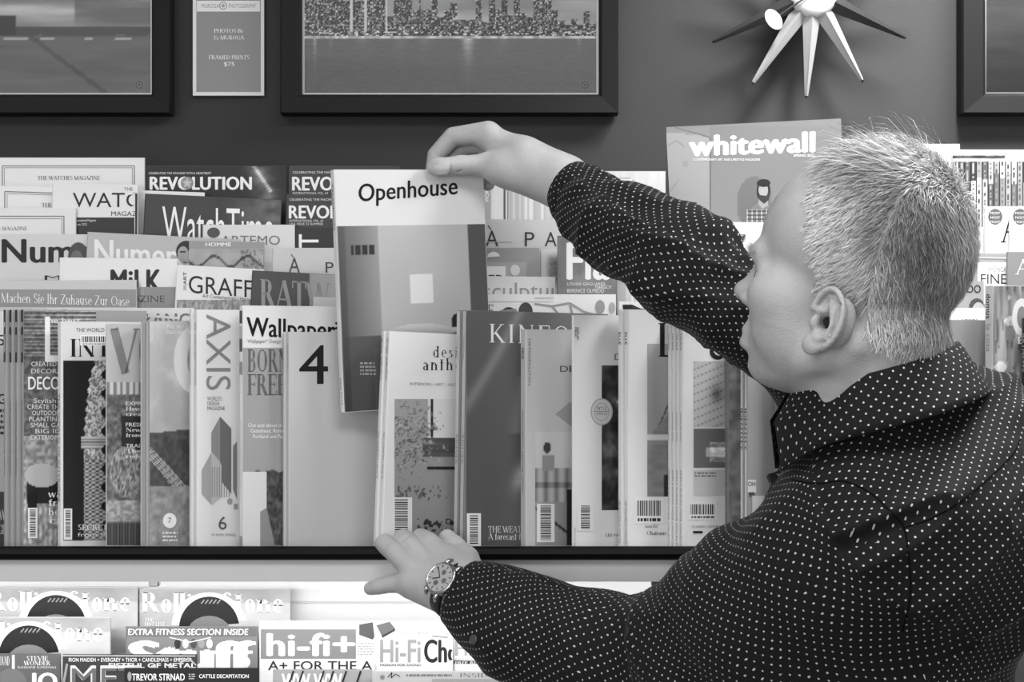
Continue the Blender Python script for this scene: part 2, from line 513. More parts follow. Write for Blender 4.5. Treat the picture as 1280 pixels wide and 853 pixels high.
# ------------------------------------------------------------------ the room
WALLM = mat('painted_wall', 0.215, rough=0.75, spec=0.25, bump=0.25, bscale=420, vary=0.04, vscale=3)
WHITEM = mat('white_paint', 0.82, rough=0.6)
def struct(name, a, b, m, parent=None):
    o = MB().box(a, b).build(name, m, parent)
    if parent is None: tag(o, kind='structure')
    return o
struct('floor', (-3, -3.2, -0.05), (3, 2.36, 0), mat('floor_tiles', 0.45, rough=0.4, vary=0.1, vscale=3))
struct('ceiling', (-3, -3.2, 2.8), (3, 2.36, 2.85), WHITEM)
wb = struct('wall_back', (-3, 2.36, 0), (3, 2.46, 2.8), WALLM)
struct('wall_left', (-3.1, -3.2, 0), (-3, 2.46, 2.8), WHITEM)
struct('wall_right', (3, -3.2, 0), (3.1, 2.46, 2.8), WHITEM)
struct('baseboard_back', (-3, 2.345, 0), (-1.8, 2.36, 0.09), WHITEM)

# ------------------------------------------------------------------ the display rack
BLK = mat('black_edge_strip', 0.03, rough=0.5, spec=0.12)
GREYL = mat('pale_laminate', 0.76, rough=0.5, vary=0.03, vscale=60)
RACKW = mat('white_laminate', 0.84, rough=0.5)
STEEL = mat('brushed_steel', 0.7, rough=0.3, metal=1.0)
LEDGE = CZ - 0.270
TIER = {2: (2.05, 1.400), 3: (2.105, 1.435), 4: (2.155, 1.495), 5: (2.205, 1.535), 6: (2.25, 1.560)}
LOW = {1: (1.985, 0.87), 2: (2.045, 0.92), 3: (2.095, 0.955)}
rack = empty('display_rack', 'long stepped magazine rack with pale front board and black rounded edge strip', 'rack', loc=(0, 1.9, 0))
def rk(name, a, b, m, bev=0.0):
    return MB().box((a[0], a[1] - 1.9, a[2]), (b[0], b[1] - 1.9, b[2]), bev).build(name, m, rack)
XR = 1.75
rk('ledge', (-XR, 1.885, LEDGE - 0.008), (XR, 2.05, LEDGE), GREYL)
t = MB(); zt = CZ + (426.5 - 684) / FP * 1.872; zbm = CZ + (426.5 - 700.5) / FP * 1.872
prof = [(1.887, zbm), (1.872, zbm), (1.868, zbm + .002), (1.866, (zt + zbm) / 2), (1.869, zt - .002), (1.874, zt), (1.887, zt - .001)]
V = [(x, y - 1.9, z) for x in (-XR, XR) for y, z in prof]; n = len(prof)
t.add(V, [(i, (i + 1) % n, n + (i + 1) % n, n + i) for i in range(n)] + [tuple(range(n))[::-1], tuple(range(n, 2 * n))])
t.build('edge_strip', BLK, rack)
rk('front_board', (-XR, 1.876, CZ + (426.5 - 727.5) / FP * 1.876), (XR, 1.888, zbm), GREYL)
keys = [2, 3, 4, 5, 6]
for k in keys:
    y0, z = TIER[k]; y1 = TIER[k + 1][0] if k < 6 else 2.352
    rk('step', (-XR, y0, 1.28 if k == 2 else TIER[k - 1][1] - 0.02), (XR, y1, z), GREYL)
rk('lower_back_panel', (-XR, 2.17, 0.85), (XR, 2.18, 1.30), RACKW)
rk('under_panel', (-XR, 2.02, 1.285), (XR, 2.18, 1.293), RACKW)
for k in (1, 2, 3):
    y0, z = LOW[k]; y1 = LOW[k + 1][0] if k < 3 else 2.17
    rk('lower_step', (-XR, y0, 0.84), (XR, y1, z), GREYL)
rk('cabinet', (-XR, 1.90, 0.10), (XR, 2.34, 0.84), GREYL, 0.004)
rk('plinth', (-XR, 1.94, 0.0), (XR, 2.34, 0.10), BLK)
rk('lower_lip', (-XR, 1.90, 0.84), (XR, 1.915, 0.89), BLK, 0.003)
for x in (-XR - .02, XR):
    rk('end_panel', (x, 1.89, 0.0), (x + 0.02, 2.355, 1.30), GREYL)
for px in (193, 820):
    c = P(px, 729, 1.893)
    rk('bracket', (c[0] - .006, 1.889, c[2] - .004), (c[0] + .006, 1.90, c[2] + .006), STEEL, 0.001)
p = P(640, 753, 2.168)[2]
rk('panel_rail', (-XR, 2.166, p - .001), (XR, 2.17, p + .001), GREYL)

TUBEM = mat('lamp_tube', 0.9, emit=3.0)
tb = empty('tube_lamp', 'slim fluorescent tube hidden behind the pale front board', 'lamp', loc=(0, 1.935, 1.291))
MB().tube([(-1.6, 0, 0), (1.6, 0, 0)], 0.007, 12).build('tube', TUBEM, tb, True)
for x in (-1.61, 1.61): MB().box((x - .02, -.009, -.008), (x + .02, .009, .011)).build('socket', WHITEM, tb)
l = bpy.data.lights.new('tube_light', 'AREA'); l.shape = 'RECTANGLE'; l.size = 2.2; l.size_y = 0.02; l.energy = 3.4
lo = bpy.data.objects.new('tube_light', l); COL.objects.link(lo); lo.location = (0, 1.945, 1.280); lo.rotation_euler = (math.radians(50), 0, 0)

# ------------------------------------------------------------------ framed photographs
FRM = mat('black_frame_wood', 0.10, rough=0.55, spec=0.15, bump=0.2, bscale=300)
MATB = mat('white_mat_board', 0.86, rough=0.8)
glassm = bpy.data.materials.new('picture_glass'); glassm.use_nodes = True
nt = glassm.node_tree; nt.nodes.clear()
o_ = nt.nodes.new('ShaderNodeOutputMaterial'); mx = nt.nodes.new('ShaderNodeMixShader'); tr = nt.nodes.new('ShaderNodeBsdfTransparent'); gl = nt.nodes.new('ShaderNodeBsdfGlossy')
fr = nt.nodes.new('ShaderNodeFresnel'); fr.inputs['IOR'].default_value = 1.35; gl.inputs['Roughness'].default_value = 0.03
nt.links.new(fr.outputs[0], mx.inputs[0]); nt.links.new(tr.outputs[0], mx.inputs[1]); nt.links.new(gl.outputs[0], mx.inputs[2]); nt.links.new(mx.outputs[0], o_.inputs[0])
def frame(label, ox0, ox1, oy1, ix0, ix1, iy1, height, fn, nx, ny):
    Y = 2.326
    a = P(ox0, oy1, Y); b = P(ox1, oy1, Y); W = b[0] - a[0]
    M = Matrix.Translation(Vector(a))
    root = empty('framed_photograph', label, 'picture', 'framed photographs on the wall', M=M)
    i0 = P(ix0, iy1, Y)[0] - a[0]; i1 = P(ix1, iy1, Y)[0] - a[0]; iz = P(ix0, iy1, Y)[2] - a[2]; H = height
    D = 0.030
    for q in (((0, 0), (W, 0), (i1, iz), (i0, iz)), ((W, 0), (W, H), (i1, H - iz), (i1, iz)), ((W, H), (0, H), (i0, H - iz), (i1, H - iz)), ((0, H), (0, 0), (i0, iz), (i0, H - iz))):
        V = []; # outer low, outer high, inner high, inner low with a bevelled profile
        (ax, az), (bx, bz), (cx, cz), (dx, dz) = q
        def L(p, r, t): return (p[0] + (r[0] - p[0]) * t, p[1] + (r[1] - p[1]) * t)
        for pp, rr in (((ax, az), (dx, dz)), ((bx, bz), (cx, cz))):
            for tt, y in ((0, D), (0, .004), (.06, 0), (.85, .003), (1, .009), (1, D)):
                l_ = L(pp, rr, tt); V.append((l_[0], y, l_[1]))
        MB().add(V, [(i, (i + 1) % 6, 6 + (i + 1) % 6, 6 + i) for i in range(6)] + [(5, 4, 3, 2, 1, 0), (6, 7, 8, 9, 10, 11)]).build('frame_rail', FRM, root)
    MB().box((i0 - .004, 0.016, iz - .004), (i1 + .004, 0.019, H - iz + .004)).build('mat_board', MATB, root)
    e = 0.0035
    sh = Sheet(root, M @ Matrix.Translation((0, 0.016, 0)), W, H); sh.loc = Matrix.Translation((0, 0.016, 0))
    A, B = np.meshgrid(np.linspace(0, 1, nx + 1), np.linspace(0, 1, ny + 1))
    G = np.clip(fn(A, B), 0.02, 0.98).ravel()
    V = [(i0 + e + (i1 - i0 - 2 * e) * p_, H - iz - e - (H - 2 * iz - 2 * e) * q_) for p_, q_ in zip(A.ravel(), B.ravel())]
    w = nx + 1
    F = [(j * w + i, j * w + i + 1, (j + 1) * w + i + 1, (j + 1) * w + i) for j in range(ny) for i in range(nx)]
    sh.put('photo_print', V, F, G)
    # small round seal of the photographer in the corner
    cx = i1 - e - .017; cz = iz + e + .012; r = .0075
    for rr, g in ((1, .5), (.86, .36), (.5, .5), (.3, .36)):
        sh.put('seal', [(cx + r * rr * math.cos(k * math.pi / 10), cz + r * rr * math.sin(k * math.pi / 10)) for k in range(20)], [tuple(range(20))], g)
    sh.done()
    MB().box((i0 - .002, 0.0135, iz - .002), (i1 + .002, 0.0145, H - iz + .002)).build('glass', glassm, root)
    return root

def sea(a, b):
    g = 0.34 + 0.10 * (fbm(a * 6, b * 40) - .5) + .1 * b
    sky = 0.42 + 0.5 * np.clip(fbm(a * 3 + 4, b * 22, o=4) - .45, 0, 1) + .25 * np.exp(-((b - .60) / .05) ** 2) * (a < .75)
    g = np.where(b < .70, sky, g)
    land = (b > .68) & (b < .715 + .01 * vnoise(a * 30, b * 0))
    g = np.where(land, .28, g)
    tower = (a > .47) & (a < .555) & (b > .62) & (b < .72)
    g = np.where(tower, .2, g)
    g = np.where((np.abs(b - .735) < .006) & (vnoise(a * 40, b * 0 + 3) > .55), .75, g)
    ray = np.abs((a - .6) - (b - .72) * .9) < .012
    return np.where(ray & (b > .72), g - .08, g)
def skyline(a, b):
    hz = .735
    water = .40 + .05 * (vnoise(a * 60, b * 300) - .5) + .04 * a
    for cx, w, s in ((.035, .006, .35), (.56, .018, .5), (.09, .006, .15), (.2, .02, .12), (.33, .02, .1), (.41, .02, .1), (.68, .02, .08), (.94, .008, .15)):
        water = water + s * np.exp(-((a - cx) / w) ** 2) * np.exp(-(b - hz) / (.07 if s > .3 else .04)) * (.5 + .5 * vnoise(a * 60, b * 260))
    col = np.floor(a * 46); hb = _RV[(col.astype(int) * 37 + 5) & 4095]
    top = hz - (.10 + .5 * hb ** 1.4) * (1 - .55 * a) * np.where(a < .4, 1, .75)
    cloud = .5 + .35 * fbm(a * 4, b * 14) * (1 - a * .2)
    lit = vnoise(np.floor(a * 230) * 3.7, np.floor(b * 190) * 5.3) 
    bld = .22 + .30 * (lit > .60) + .28 * (lit > .76) + .12 * (np.mod(a * 46, 1) < .12)
    hill = b > hz - .05 - .06 * vnoise(a * 7, b * 0 + 9)
    lights = .2 + .75 * (vnoise(a * 150, b * 260) > .72)
    bright = (np.abs(a - .16) < .004) | (np.abs(a - .21) < .004) | (np.abs(a - .28) < .003)
    bld = np.where(bright & (b > .45), .85, bld)
    g = np.where(b > top, bld, cloud)
    g = np.where(hill & (b <= top), .3, g)
    g = np.where((b > hz - .035) & (b < hz), np.maximum(g * .6, lights), g)
    g = np.where((b > hz - .012) & (b < hz), .62 + .3 * vnoise(a * 90, b * 0), g)
    g = np.where(b >= hz, water, g)
    return g
def night(a, b):
    return .3 + .12 * fbm(a * 5, b * 30) - .05 * b
H_F = 0.375
frame('wide black framed photo of calm water and a low shore, at the left end', -230, 212.5, 142, -200, 188, 117, H_F, sea, 150, 110)
frame('black framed photo of a lit city skyline over water, above the held magazine', 350, 773, 142, 376, 749, 117, H_F, skyline, 330, 240)
frame('black framed dark photo in the top right corner', 1203, 1650, 142, 1234, 1620, 116, H_F, night, 100, 80)

# price card
Mx = Matrix.Translation(Vector(P(241, 119.5, 2.352)))
pc = empty('price_card', 'narrow grey card with a white border, between two black frames', 'sign', M=Mx)
Wc = P(330, 119, 2.352)[0] - P(241, 119, 2.352)[0]
MB().box((0, 0, 0), (Wc, 0.006, 0.30)).build('card', MATB, pc)
s = Sheet(pc, Mx, Wc, 0.30)
s.rect(245.5, -180, 326, 115, .52, 'grey_field'); s.rect(246, 1, 325, 14.5, .86, 'header_band')
s.text('MUROGA', 252, 10, 274, 4.5, .5, part='lettering'); s.text('PHOTOGRAPHY', 286, 10, 320, 4.5, .5, part='lettering')
s.disc(279, 7.2, 5, 5, .55, 'seal'); s.disc(279, 7.2, 3.8, 3.8, .86, 'seal'); s.disc(279, 7.2, 2.2, 2.2, .6, 'seal')
s.text('PHOTOS BY', 267.5, 41, 304, 36, .93, True, part='lettering', wt=.9); s.text('E. MUROGA', 267.5, 49.5, 305, 44.5, .93, True, part='lettering', wt=.9)
s.text('FRAMED PRINTS', 261, 74.3, 312, 69, .93, True, part='lettering', wt=.9); s.text('$75', 280, 82.5, 293, 77.3, .93, part='lettering')
s.done()

# ------------------------------------------------------------------ sunburst wall clock
CHR = mat('silver_lacquer', 0.66, rough=0.35, metal=0.4); CBL = mat('black_lacquer', 0.14, rough=0.35); CWH = mat('white_enamel', 0.86, rough=0.35)
YC = 2.30
cc = P(1016, -8, YC)
clk = empty('sunburst_clock', 'wall clock with tapered silver and black rays around a white hub', 'clock', loc=tuple(cc))
def loc(px, py, Y=YC): return Vector(P(px, py, Y)) - Vector(cc)
tips = [(892, 52, 0), (941, 104, 1), (1008, 121, 1), (1078, 101, 1), (1131, 47, 0)]
angs = [(math.atan2(-8 - y, x - 1016), math.hypot(x - 1016, y + 8), s) for x, y, s in tips] + [(math.radians(a), 134, s) for a, s in ((6, 1), (38, 0), (70, 1), (103, 1), (137, 0), (171, 1))]
k = YC / FP
for i, (a, L, silver) in enumerate(angs):
    d = Vector((math.cos(a), 0, math.sin(a))); n_ = Vector((-math.sin(a), 0, math.cos(a))); y = Vector((0, 1, 0))
    r0 = 26 * k; L *= k; V = []
    for t_, w, h in ((r0, .0135, .011), (L - .004, .0028, .003), (L, .0022, .0022)):
        c_ = d * t_
        V += [c_ + n_ * w, c_ - y * h, c_ - n_ * w, c_ + y * h * .5]
    F = [(j * 4 + q, j * 4 + (q + 1) % 4, j * 4 + 4 + (q + 1) % 4, j * 4 + 4 + q) for j in (0, 1) for q in range(4)] + [(3, 2, 1, 0), (8, 9, 10, 11)]
    o = MB().add(V, F).build('ray', CHR if silver else CBL, clk)
    tag(o, 'pale silver tapered ray' if silver else 'black tapered ray')
    MB().add([d * (L - .001) + n_ * .003, d * (L - .001) - y * .003, d * (L - .001) - n_ * .003, d * (L - .001) + y * .003, d * (L + .003)], [(0, 1, 4), (1, 2, 4), (2, 3, 4), (3, 0, 4), (3, 2, 1, 0)]).build('ray_tip', CBL, clk)
Rx = Matrix.Rotation(math.radians(90), 4, 'X')
MB().lathe([(.001, -.030), (.030, -.030), (.036, -.020), (.036, .006), (.032, .014), (.02, .0165), (.001, .017)], Rx, 40).build('hub', CWH, clk, True)
MB().lathe([(.001, -.055), (.02, -.055), (.02, -.028), (.001, -.028)], Rx, 20).build('wall_mount', CBL, clk)
h0 = Vector((0, -.021, 0)); h1 = loc(964, 28); h1.y = -.021
MB().tube([h0, h0.lerp(h1, .8), h1], .0014, 8).build('minute_hand', CBL, clk)
dirh = (h1 - h0).normalized(); ang = math.radians(125)
e1 = Vector((math.cos(ang), 0, math.sin(ang))); e2 = Vector((-e1.z, 0, e1.x))
V = [h1 + e1 * (.0165 * math.cos(t)) + e2 * (.0105 * math.sin(t)) + Vector((0, yy, 0)) for yy in (-.0015, .0015) for t in [2 * math.pi * q / 24 for q in range(24)]]
MB().add(V, [(i, (i + 1) % 24, 24 + (i + 1) % 24, 24 + i) for i in range(24)] + [tuple(range(24)), tuple(range(24, 48))[::-1]]).build('hand_oval', CWH, clk)
MB().tube([h0 + Vector((0, .003, 0)), h0 + Vector((.03, .003, .06))], .0016, 8).build('hour_hand', CBL, clk)
MB().lathe([(.001, .017), (.005, .017), (.005, .025), (.001, .026)], Rx, 16).build('centre_cap', CBL, clk)
# ------------------------------------------------------------------ magazines on the ledge
def front(label, x0, ytop, T=0.011, yaw=27, n=1, dx=6, W=0.205, g=0.85, roll=0, group=None, back=None, sg=None, spine=None, Y=1.9, rough=.42):
    """a stack of n copies fanned to the left; returns the foremost and the rest"""
    z = LEDGE + 0.0005
    s = magazine(label, x0, ytop, Y, z, W, None, T, yaw, roll, g, group, rough)
    copies = [s]
    u = Vector((math.cos(math.radians(yaw)), math.sin(math.radians(yaw)), 0)); b = Vector((-u.y, u.x, 0))
    for k in range(1, n):
        M = Matrix.Translation(b * (T + .0006) * k - u * (dx * .001 * k)) @ s.M
        r = empty('magazine', back[k - 1] if back else label + ', copy behind it', 'magazine', group, M=M)
        for ch in list(s.root.children):
            c = ch.copy(); COL.objects.link(c); c.parent = r
        q = Sheet(r, M, W, s.H); q.T = T; q.g = g; copies.append(q)
    return copies
def spine_text(s, txt, t0, t1, g=.3, ser=False, bold=0, w=.55):
    """lettering that runs down the spine between the fractions t0 and t1 of its height"""
    t = spine_sheet(s); T, H = s.T, s.H
    V, F = serif(txt) if ser else sans(txt, bold)
    x0 = T * (1 - w) / 2; cap = T * w
    V = [(x0 + cap * (1 - 0) * b, H * (1 - (t0 + (t1 - t0) * a))) for a, b in V]
    F = [f for f in F if all(0 < V[i][0] < T for i in f)]
    t.put('spine_lettering', V, F, g, False); t.done()
def face_text(s, txt, u0, u1, t0, t1, g=.4, bold=0, ser=False):
    """lettering down the cover's left margin, in metres across and fractions of height"""
    V, F = serif(txt) if ser else sans(txt, bold)
    V = [(u0 + (u1 - u0) * b, s.H * (1 - (t0 + (t1 - t0) * a))) for a, b in V]
    s.put('margin_lettering', V, F, g, False)
YL = 682
# leftmost, cut by the frame
s, = front('pale magazine at the far left end of the ledge, mostly out of frame', -110, 388, .011, 38, 1, W=.165, g=.82)
s.text('5', -4, 432, 6, 418, .2); s.text('SIG', -14, 505, 7, 492, .2, bold=.03); s.lines(-14, 510, 6, 545, 5, .3)
s.rect(-60, 615, 8, 690, .35); s.text('THE NEW', -30, 650, 7, 638, .9, True); s.text('COTTAGE', -30, 668, 7, 656, .9, True); s.done()

c = front('dark interiors magazine with white block title, front of its four copy fan', 29, 387, .0072, 37, 4, 4.5, .16, .62,
          back=['second copy in the fan of dark interiors magazines at the left', 'third copy in the fan of dark interiors magazines at the left', 'rearmost copy in the fan of dark interiors magazines at the left'])
s = c[0]
s.pic(29.5, 389, 120, 545, 40, 90, lambda a, b: .22 + .25 * vnoise(a * 30, b * 45) + .45 * (np.mod(b * 34, 1) < .35) * (b < .38) * (a * .6 + .4) + .1 * (b > .5) * vnoise(a * 60, b * 90))
s.pic(29.5, 545, 120, YL, 60, 80, lambda a, b: np.where(((a - .25) / .24) ** 2 + ((b - .36) / .11) ** 2 < 1, .74, np.where((b > .32) & (b < .62) & (a > .04), .15, .42 + .35 * vnoise(a * 26, b * 30) * (1 + .4 * np.sin(a * 90) * (b > .55)))))
s.text('L', 56, 452, 80, 392, .93, part='title', bold=.02); s.text('the best', 55, 404, 100, 397, .93, part='lettering')
for i, t_ in enumerate(('CREATED WORLD', 'DECORATION')): s.text(t_, 39, 458 + i * 9, 100, 452 + i * 9, .9, part='lettering')
s.text('DECOR', 35, 487, 84, 470, .96, bold=.05, part='lettering')
for i, (t_, x) in enumerate((('Stylish ideas', 42), ('CREATE THE BEST', 34), ('OUTDOOR ROOM', 40), ('PLANTING THE', 36), ('SMALL GARDEN', 38), ('BIG IDEAS', 44), ('EXTERIOR PAINT', 38))):
    s.text(t_, x, 504 + i * 7.6, 96, 498 + i * 7.6, .93, part='lettering')
for i, t_ in enumerate(('warm', 'from', 'home', 'city')): s.text(t_, 60, 622 + i * 11, 92, 613 + i * 11, .95, True, part='lettering')
s.rect(34.5, 617, 45.5, 635, .12, 'barcode'); s.barcode(34.5, 635, 46.5, 673, True)
s.done()
for q in c:
    t = spine_sheet(q); t.put('spine_photo', [(0, q.H * .79), (q.T, q.H * .79), (q.T, q.H), (0, q.H)], [(0, 1, 2, 3)], .15)
    t.put('spine_photo', [(q.T * .2, q.H * .93), (q.T * .8, q.H * .93), (q.T * .8, q.H * .95), (q.T * .2, q.H * .95)], [(0, 1, 2, 3)], .7)
    t.put('spine_photo', [(q.T * .2, q.H * .83), (q.T * .8, q.H * .83), (q.T * .8, q.H * .9), (q.T * .2, q.H * .9)], [(0, 1, 2, 3)], .6); t.done()
    spine_text(q, 'THE NEW WAYS OF COUNTRY LIVING  DECORATION', .36, .66, .35)

s, = front('white bordered magazine with a photograph of a carved arch, third stack from the left', 76, 402, .012, 36, 1, W=.165, g=.87)
s.text('INTERIORS', 87, 446, 245, 424, .1, True, part='title'); s.text('THE WORLD OF DESIGN ART THINGS', 95, 415, 200, 410, .35, part='lettering')
s.barcode(100, 419, 135, 432, False)
def arch(a, b):
    x = a * 1.0; g = .12 + .05 * b
    edge = .52 - .30 * np.sqrt(np.clip(b - .03, 0, 1)) * (b < .45) + .04 * np.abs(np.sin(b * 58))
    edge = np.where(b > .45, .36, edge)
    stone = x > edge
    tex = .45 + .35 * (vnoise(a * 50, b * 120) > .5) + .1 * vnoise(a * 14, b * 30)
    tex = np.where(b > .55, .35 + .4 * (np.mod(b * 46 + np.floor(a * 16) * .5, 1) < .5), tex)
    g = np.where(stone, tex, g)
    g = np.where((b > .42) & (b < .49) & (x > .3), .8 - .3 * (np.mod(b * 60, 1) < .4), g)
    return np.where(x > .72 + .06 * np.sin(b * 60), .12, g)
s.pic(79, 451, 150, 676, 60, 160, arch)
s.text('SECRET GARDEN', 97, 663, 180, 656, .95, True, part='lettering'); s.text('from Piazzas', 97, 671, 160, 666, .9, part='lettering')
s.barcode(79.5, 636, 90, 675, True)
s.done(); spine_text(s, 'THE WORLD OF INTERIORS', .3, .75, .4)

s, = front('thin magazine with large grey V on a pale sky over a garden table photo', 133, 405, .004, 35, 1, W=.16, g=.74)
def gard(a, b):
    g = np.where(b < .08, .82 - .3 * (np.mod(a * 9, 1) < .5), .24 + .25 * vnoise(a * 20, b * 40) + .12 * vnoise(a * 60, b * 100))
    g = np.where((b > .2) & (b < .42) & (a > .25), .2, g)
    flower = ((a - .35) / .3) ** 2 + ((b - .55) / .16) ** 2 < 1
    g = np.where(flower, .3 + .5 * vnoise(a * 50, b * 60 + 3), g)
    g = np.where((b > .72) & (b < .86), .5 + .3 * vnoise(a * 20, b * 90), g)
    return np.where(b > .86, .18 + .2 * (np.mod(a * 30, 1) < .5), g)
s.pic(133.5, 478, 205, YL, 50, 100, gard)
s.text('V', 139, 467, 174, 411, .52, True, part='title', wt=1.5); s.text('OGUE', 172, 467, 260, 411, .52, True, part='title', wt=1.5)
for i, t_ in enumerate(('EXPRESS', 'How to be', 'creatively', '', 'FRESH TAKE', 'New ideas', 'from around', '', 'TRAILBLAZERS', 'The Italian', 'redefining')):
    if t_: s.text(t_, 157, 507 + i * 6.6, 157 + 4.6 * len(t_), 502 + i * 6.6, .93, i % 4 > 0, part='lettering', bold=.02)
s.done()

c = front('landscape magazine with a white disc numbered 7, front copy of its stack', 186, 401, .0085, 33, 2, 4, .17, .62,
          back=['rear copy behind the landscape magazine with the numbered disc'])
s = c[0]
def land(a, b):
    sky = .74 - .12 * b + .14 * np.clip(fbm(a * 4, b * 12) - .45, 0, 1) * 2
    hz = .50 - .03 * a
    g = np.where(b < hz, sky, .26 + .12 * vnoise(a * 24, b * 60))
    road = (b > .56 + .28 * a) & (b < .62 + .32 * a) & (b < .8)
    g = np.where(road, .72 - .45 * (np.mod((b - .3 * a) * 60, 1) < .4), g)
    return np.where(b > .74, .42 + .3 * fbm(a * 14, b * 40), g)
s.pic(187, 402, 262, YL, 60, 150, land)
s.disc(243, 450, 26, 43, .88, 'title'); s.disc(247, 450, 13, 29, .62, 'title')
s.text('THE SKY ISSUE', 208, 411, 245, 406, .9, part='lettering'); s.text('BREATHING SPACE', 208, 418, 246, 413, .9, part='lettering')
s.disc(212, 651, 8.5, 9.5, .96, 'disc'); s.text('7', 210, 654, 214, 647, .1, part='lettering'); s.lines(203, 664, 222, 678, 3, .9)
s.done()
for q in c:
    t = spine_sheet(q); t.put('spine_band', [(0, .001), (q.T, .001), (q.T, q.H - .001), (0, q.H - .001)], [(0, 1, 2, 3)], .80); t.done()

c = front('white magazine with sideways grey title and grey towers, front copy of its stack', 246, 387, .0088, 31, 2, 3.5, .18, .87,
          back=['rear copy behind the white magazine with sideways grey title'])
s = c[0]
s.text('AXIS', 258, 393, 290, 488, .52, part='title', rot=1)
s.text("WORLD'S", 259, 501, 277, 496, .4, part='lettering'); s.text('DESIGN', 259, 507, 274, 502, .4, part='lettering'); s.text('MAGAZINE', 259, 513, 281, 508, .4, part='lettering')
for pts, g in (([(264, 541), (275, 521), (289, 536), (289, 600), (277, 590), (277, 580), (264, 565)], .55), ([(275, 521), (289, 536), (289, 618), (275, 600)], .42), ([(252, 588), (264, 566), (276, 580), (276, 616), (265, 632), (252, 618)], .62), ([(264, 566), (277, 582), (277, 622), (264, 632)], .72), ([(291, 558), (296, 552), (296, 625), (291, 612)], .5)):
    s.poly(pts, g)
for i in range(8): s.line([(265 + i * 3, 584), (265 + i * 3, 622)], .8, .45)
s.disc(287, 627, 3.3, 4, .6, 'printed_disc'); s.rect(292, 630, 297, 637, .6)
s.text('6', 273, 662, 283, 645, .35, part='lettering'); s.text('for better thinking', 264, 670, 294, 666, .6, part='lettering')
s.done()
for q in c: spine_text(q, "AXIS   WORLD'S DESIGN MAGAZINE", .05, .30, .5)

s, = front('tall magazine with bold black title on white and grey cover, behind the numeral four stack', 303, 382, .011, 29, 1, W=.172, g=.87)
s.rect(302, 435, 460, 690, .62, 'cover_field'); s.text('Wallpaper*', 308, 420, 430, 395, .08, bold=.05, part='title', slope=.04)
s.text('BORN', 309, 465, 362, 437, .40, True, part='lettering', wt=1.2); s.text('FREE', 309, 494, 358, 468, .40, True, part='lettering', wt=1.2)
s.text('Wallpaper* Design Interiors', 309, 429, 372, 424, .5, part='lettering')
for i, t_ in enumerate(('Out and about in', 'Gateshead, Rome', 'Portland and Paris')): s.text(t_, 310 + i * 3, 534 + i * 7, 352 + i * 3, 529 + i * 7, .92, part='lettering')
s.pic(303, 560, 380, YL, 50, 70, lambda a, b: np.where(b < .22 + .06 * vnoise(a * 12, b * 0), .62, .18 + .25 * vnoise(a * 30, b * 30)))
s.rect(303, 590, 333, 690, .84, 'printed_panel'); s.poly([(333, 635), (345, 690), (325, 690), (325, 640)], .55)
s.done()
t = spine_sheet(s)
for k, g in ((.02, .15), (.08, .7), (.13, .3), (.22, .55), (.9, .6), (.95, .15)): t.put('spine_band', [(.001, s.H * (1 - k - .05)), (s.T, s.H * (1 - k - .05)), (s.T, s.H * (1 - k)), (.001, s.H * (1 - k))], [(0, 1, 2, 3)], g)
t.done()

c = front('plain grey magazine with a large black numeral 4, front copy of its stack', 361, 415, .0062, 28, 2, 3.5, .195, .74, Y=1.911,
          back=['rear copy behind the plain grey magazine with numeral 4'])
s = c[0]; s.text('4', 374, 480, 410, 429, .10, part='title', bold=.012); s.done()
for q in c: spine_text(q, 'ISSUE FOUR', .05, .16, .5)

c = front('pale magazine with a tree and courtyard photo, front copy, under the fingertips', 487, 414, .0095, 27, 2, 3, .20, .86, roll=-2.4,
          back=['rear copy behind the pale magazine with tree and courtyard photo'])
s = c[0]
def court(a, b):
    g = .62 - .1 * b
    g = np.where((b < .28) & (a > .42), .82, g)
    g = np.where((np.abs(a - .47) < .015) & (b < .28), .15, g)
    g = np.where((b > .28) & (b < .42) & (a > .35), .28 + .1 * vnoise(a * 3, b * 40), g)
    g = np.where((b > .42) & (a > .62) & (a < .84) & (b < .95), .55, g)
    g = np.where(((np.abs(a - .82) < .06) & (b > .3)) | ((np.abs(b - .50) < .012) & (a > .4)), .13, g)
    d1 = ((a - .18) / .42) ** 2 + ((b - .28) / .26) ** 2
    leaf = (vnoise(a * 28, b * 50) + .5 * vnoise(a * 60, b * 100)) > (.62 + .45 * d1)
    g = np.where(leaf & (d1 < 1.6), .25 + .5 * vnoise(a * 70, b * 110), g)
    d2 = ((a - .2) / .6) ** 2 + ((b - .68) / .07) ** 2
    g = np.where((vnoise(a * 40, b * 60 + 8) > .55 + .4 * d2), .45 - .2 * vnoise(a * 70, b * 90), g)
    d3 = ((a - .5) / .35) ** 2 + ((b - .91) / .06) ** 2
    return np.where(vnoise(a * 34, b * 60 + 2) > .45 + .45 * d3, .17, g)
s.pic(493, 499, 592, 672, 90, 130, court)
s.text('design', 541, 447, 592, 433, .15, True, part='title', track=.14, wt=.8); s.text('anthology', 528, 463, 612, 448, .15, True, part='title', track=.14, wt=.8)
s.text('INTERIORS / ART / ARCHITECTURE', 512, 482, 600, 478, .5, part='lettering', slope=.02)
s.barcode(488, 622, 515, 690, True, .86)
s.done()
for q in c: spine_text(q, 'design anthology', .03, .22, .45, True); spine_text(q, 'FALL COMFORT / ISSUE 32', .45, .66, .5); spine_text(q, '32', .94, .97, .6)

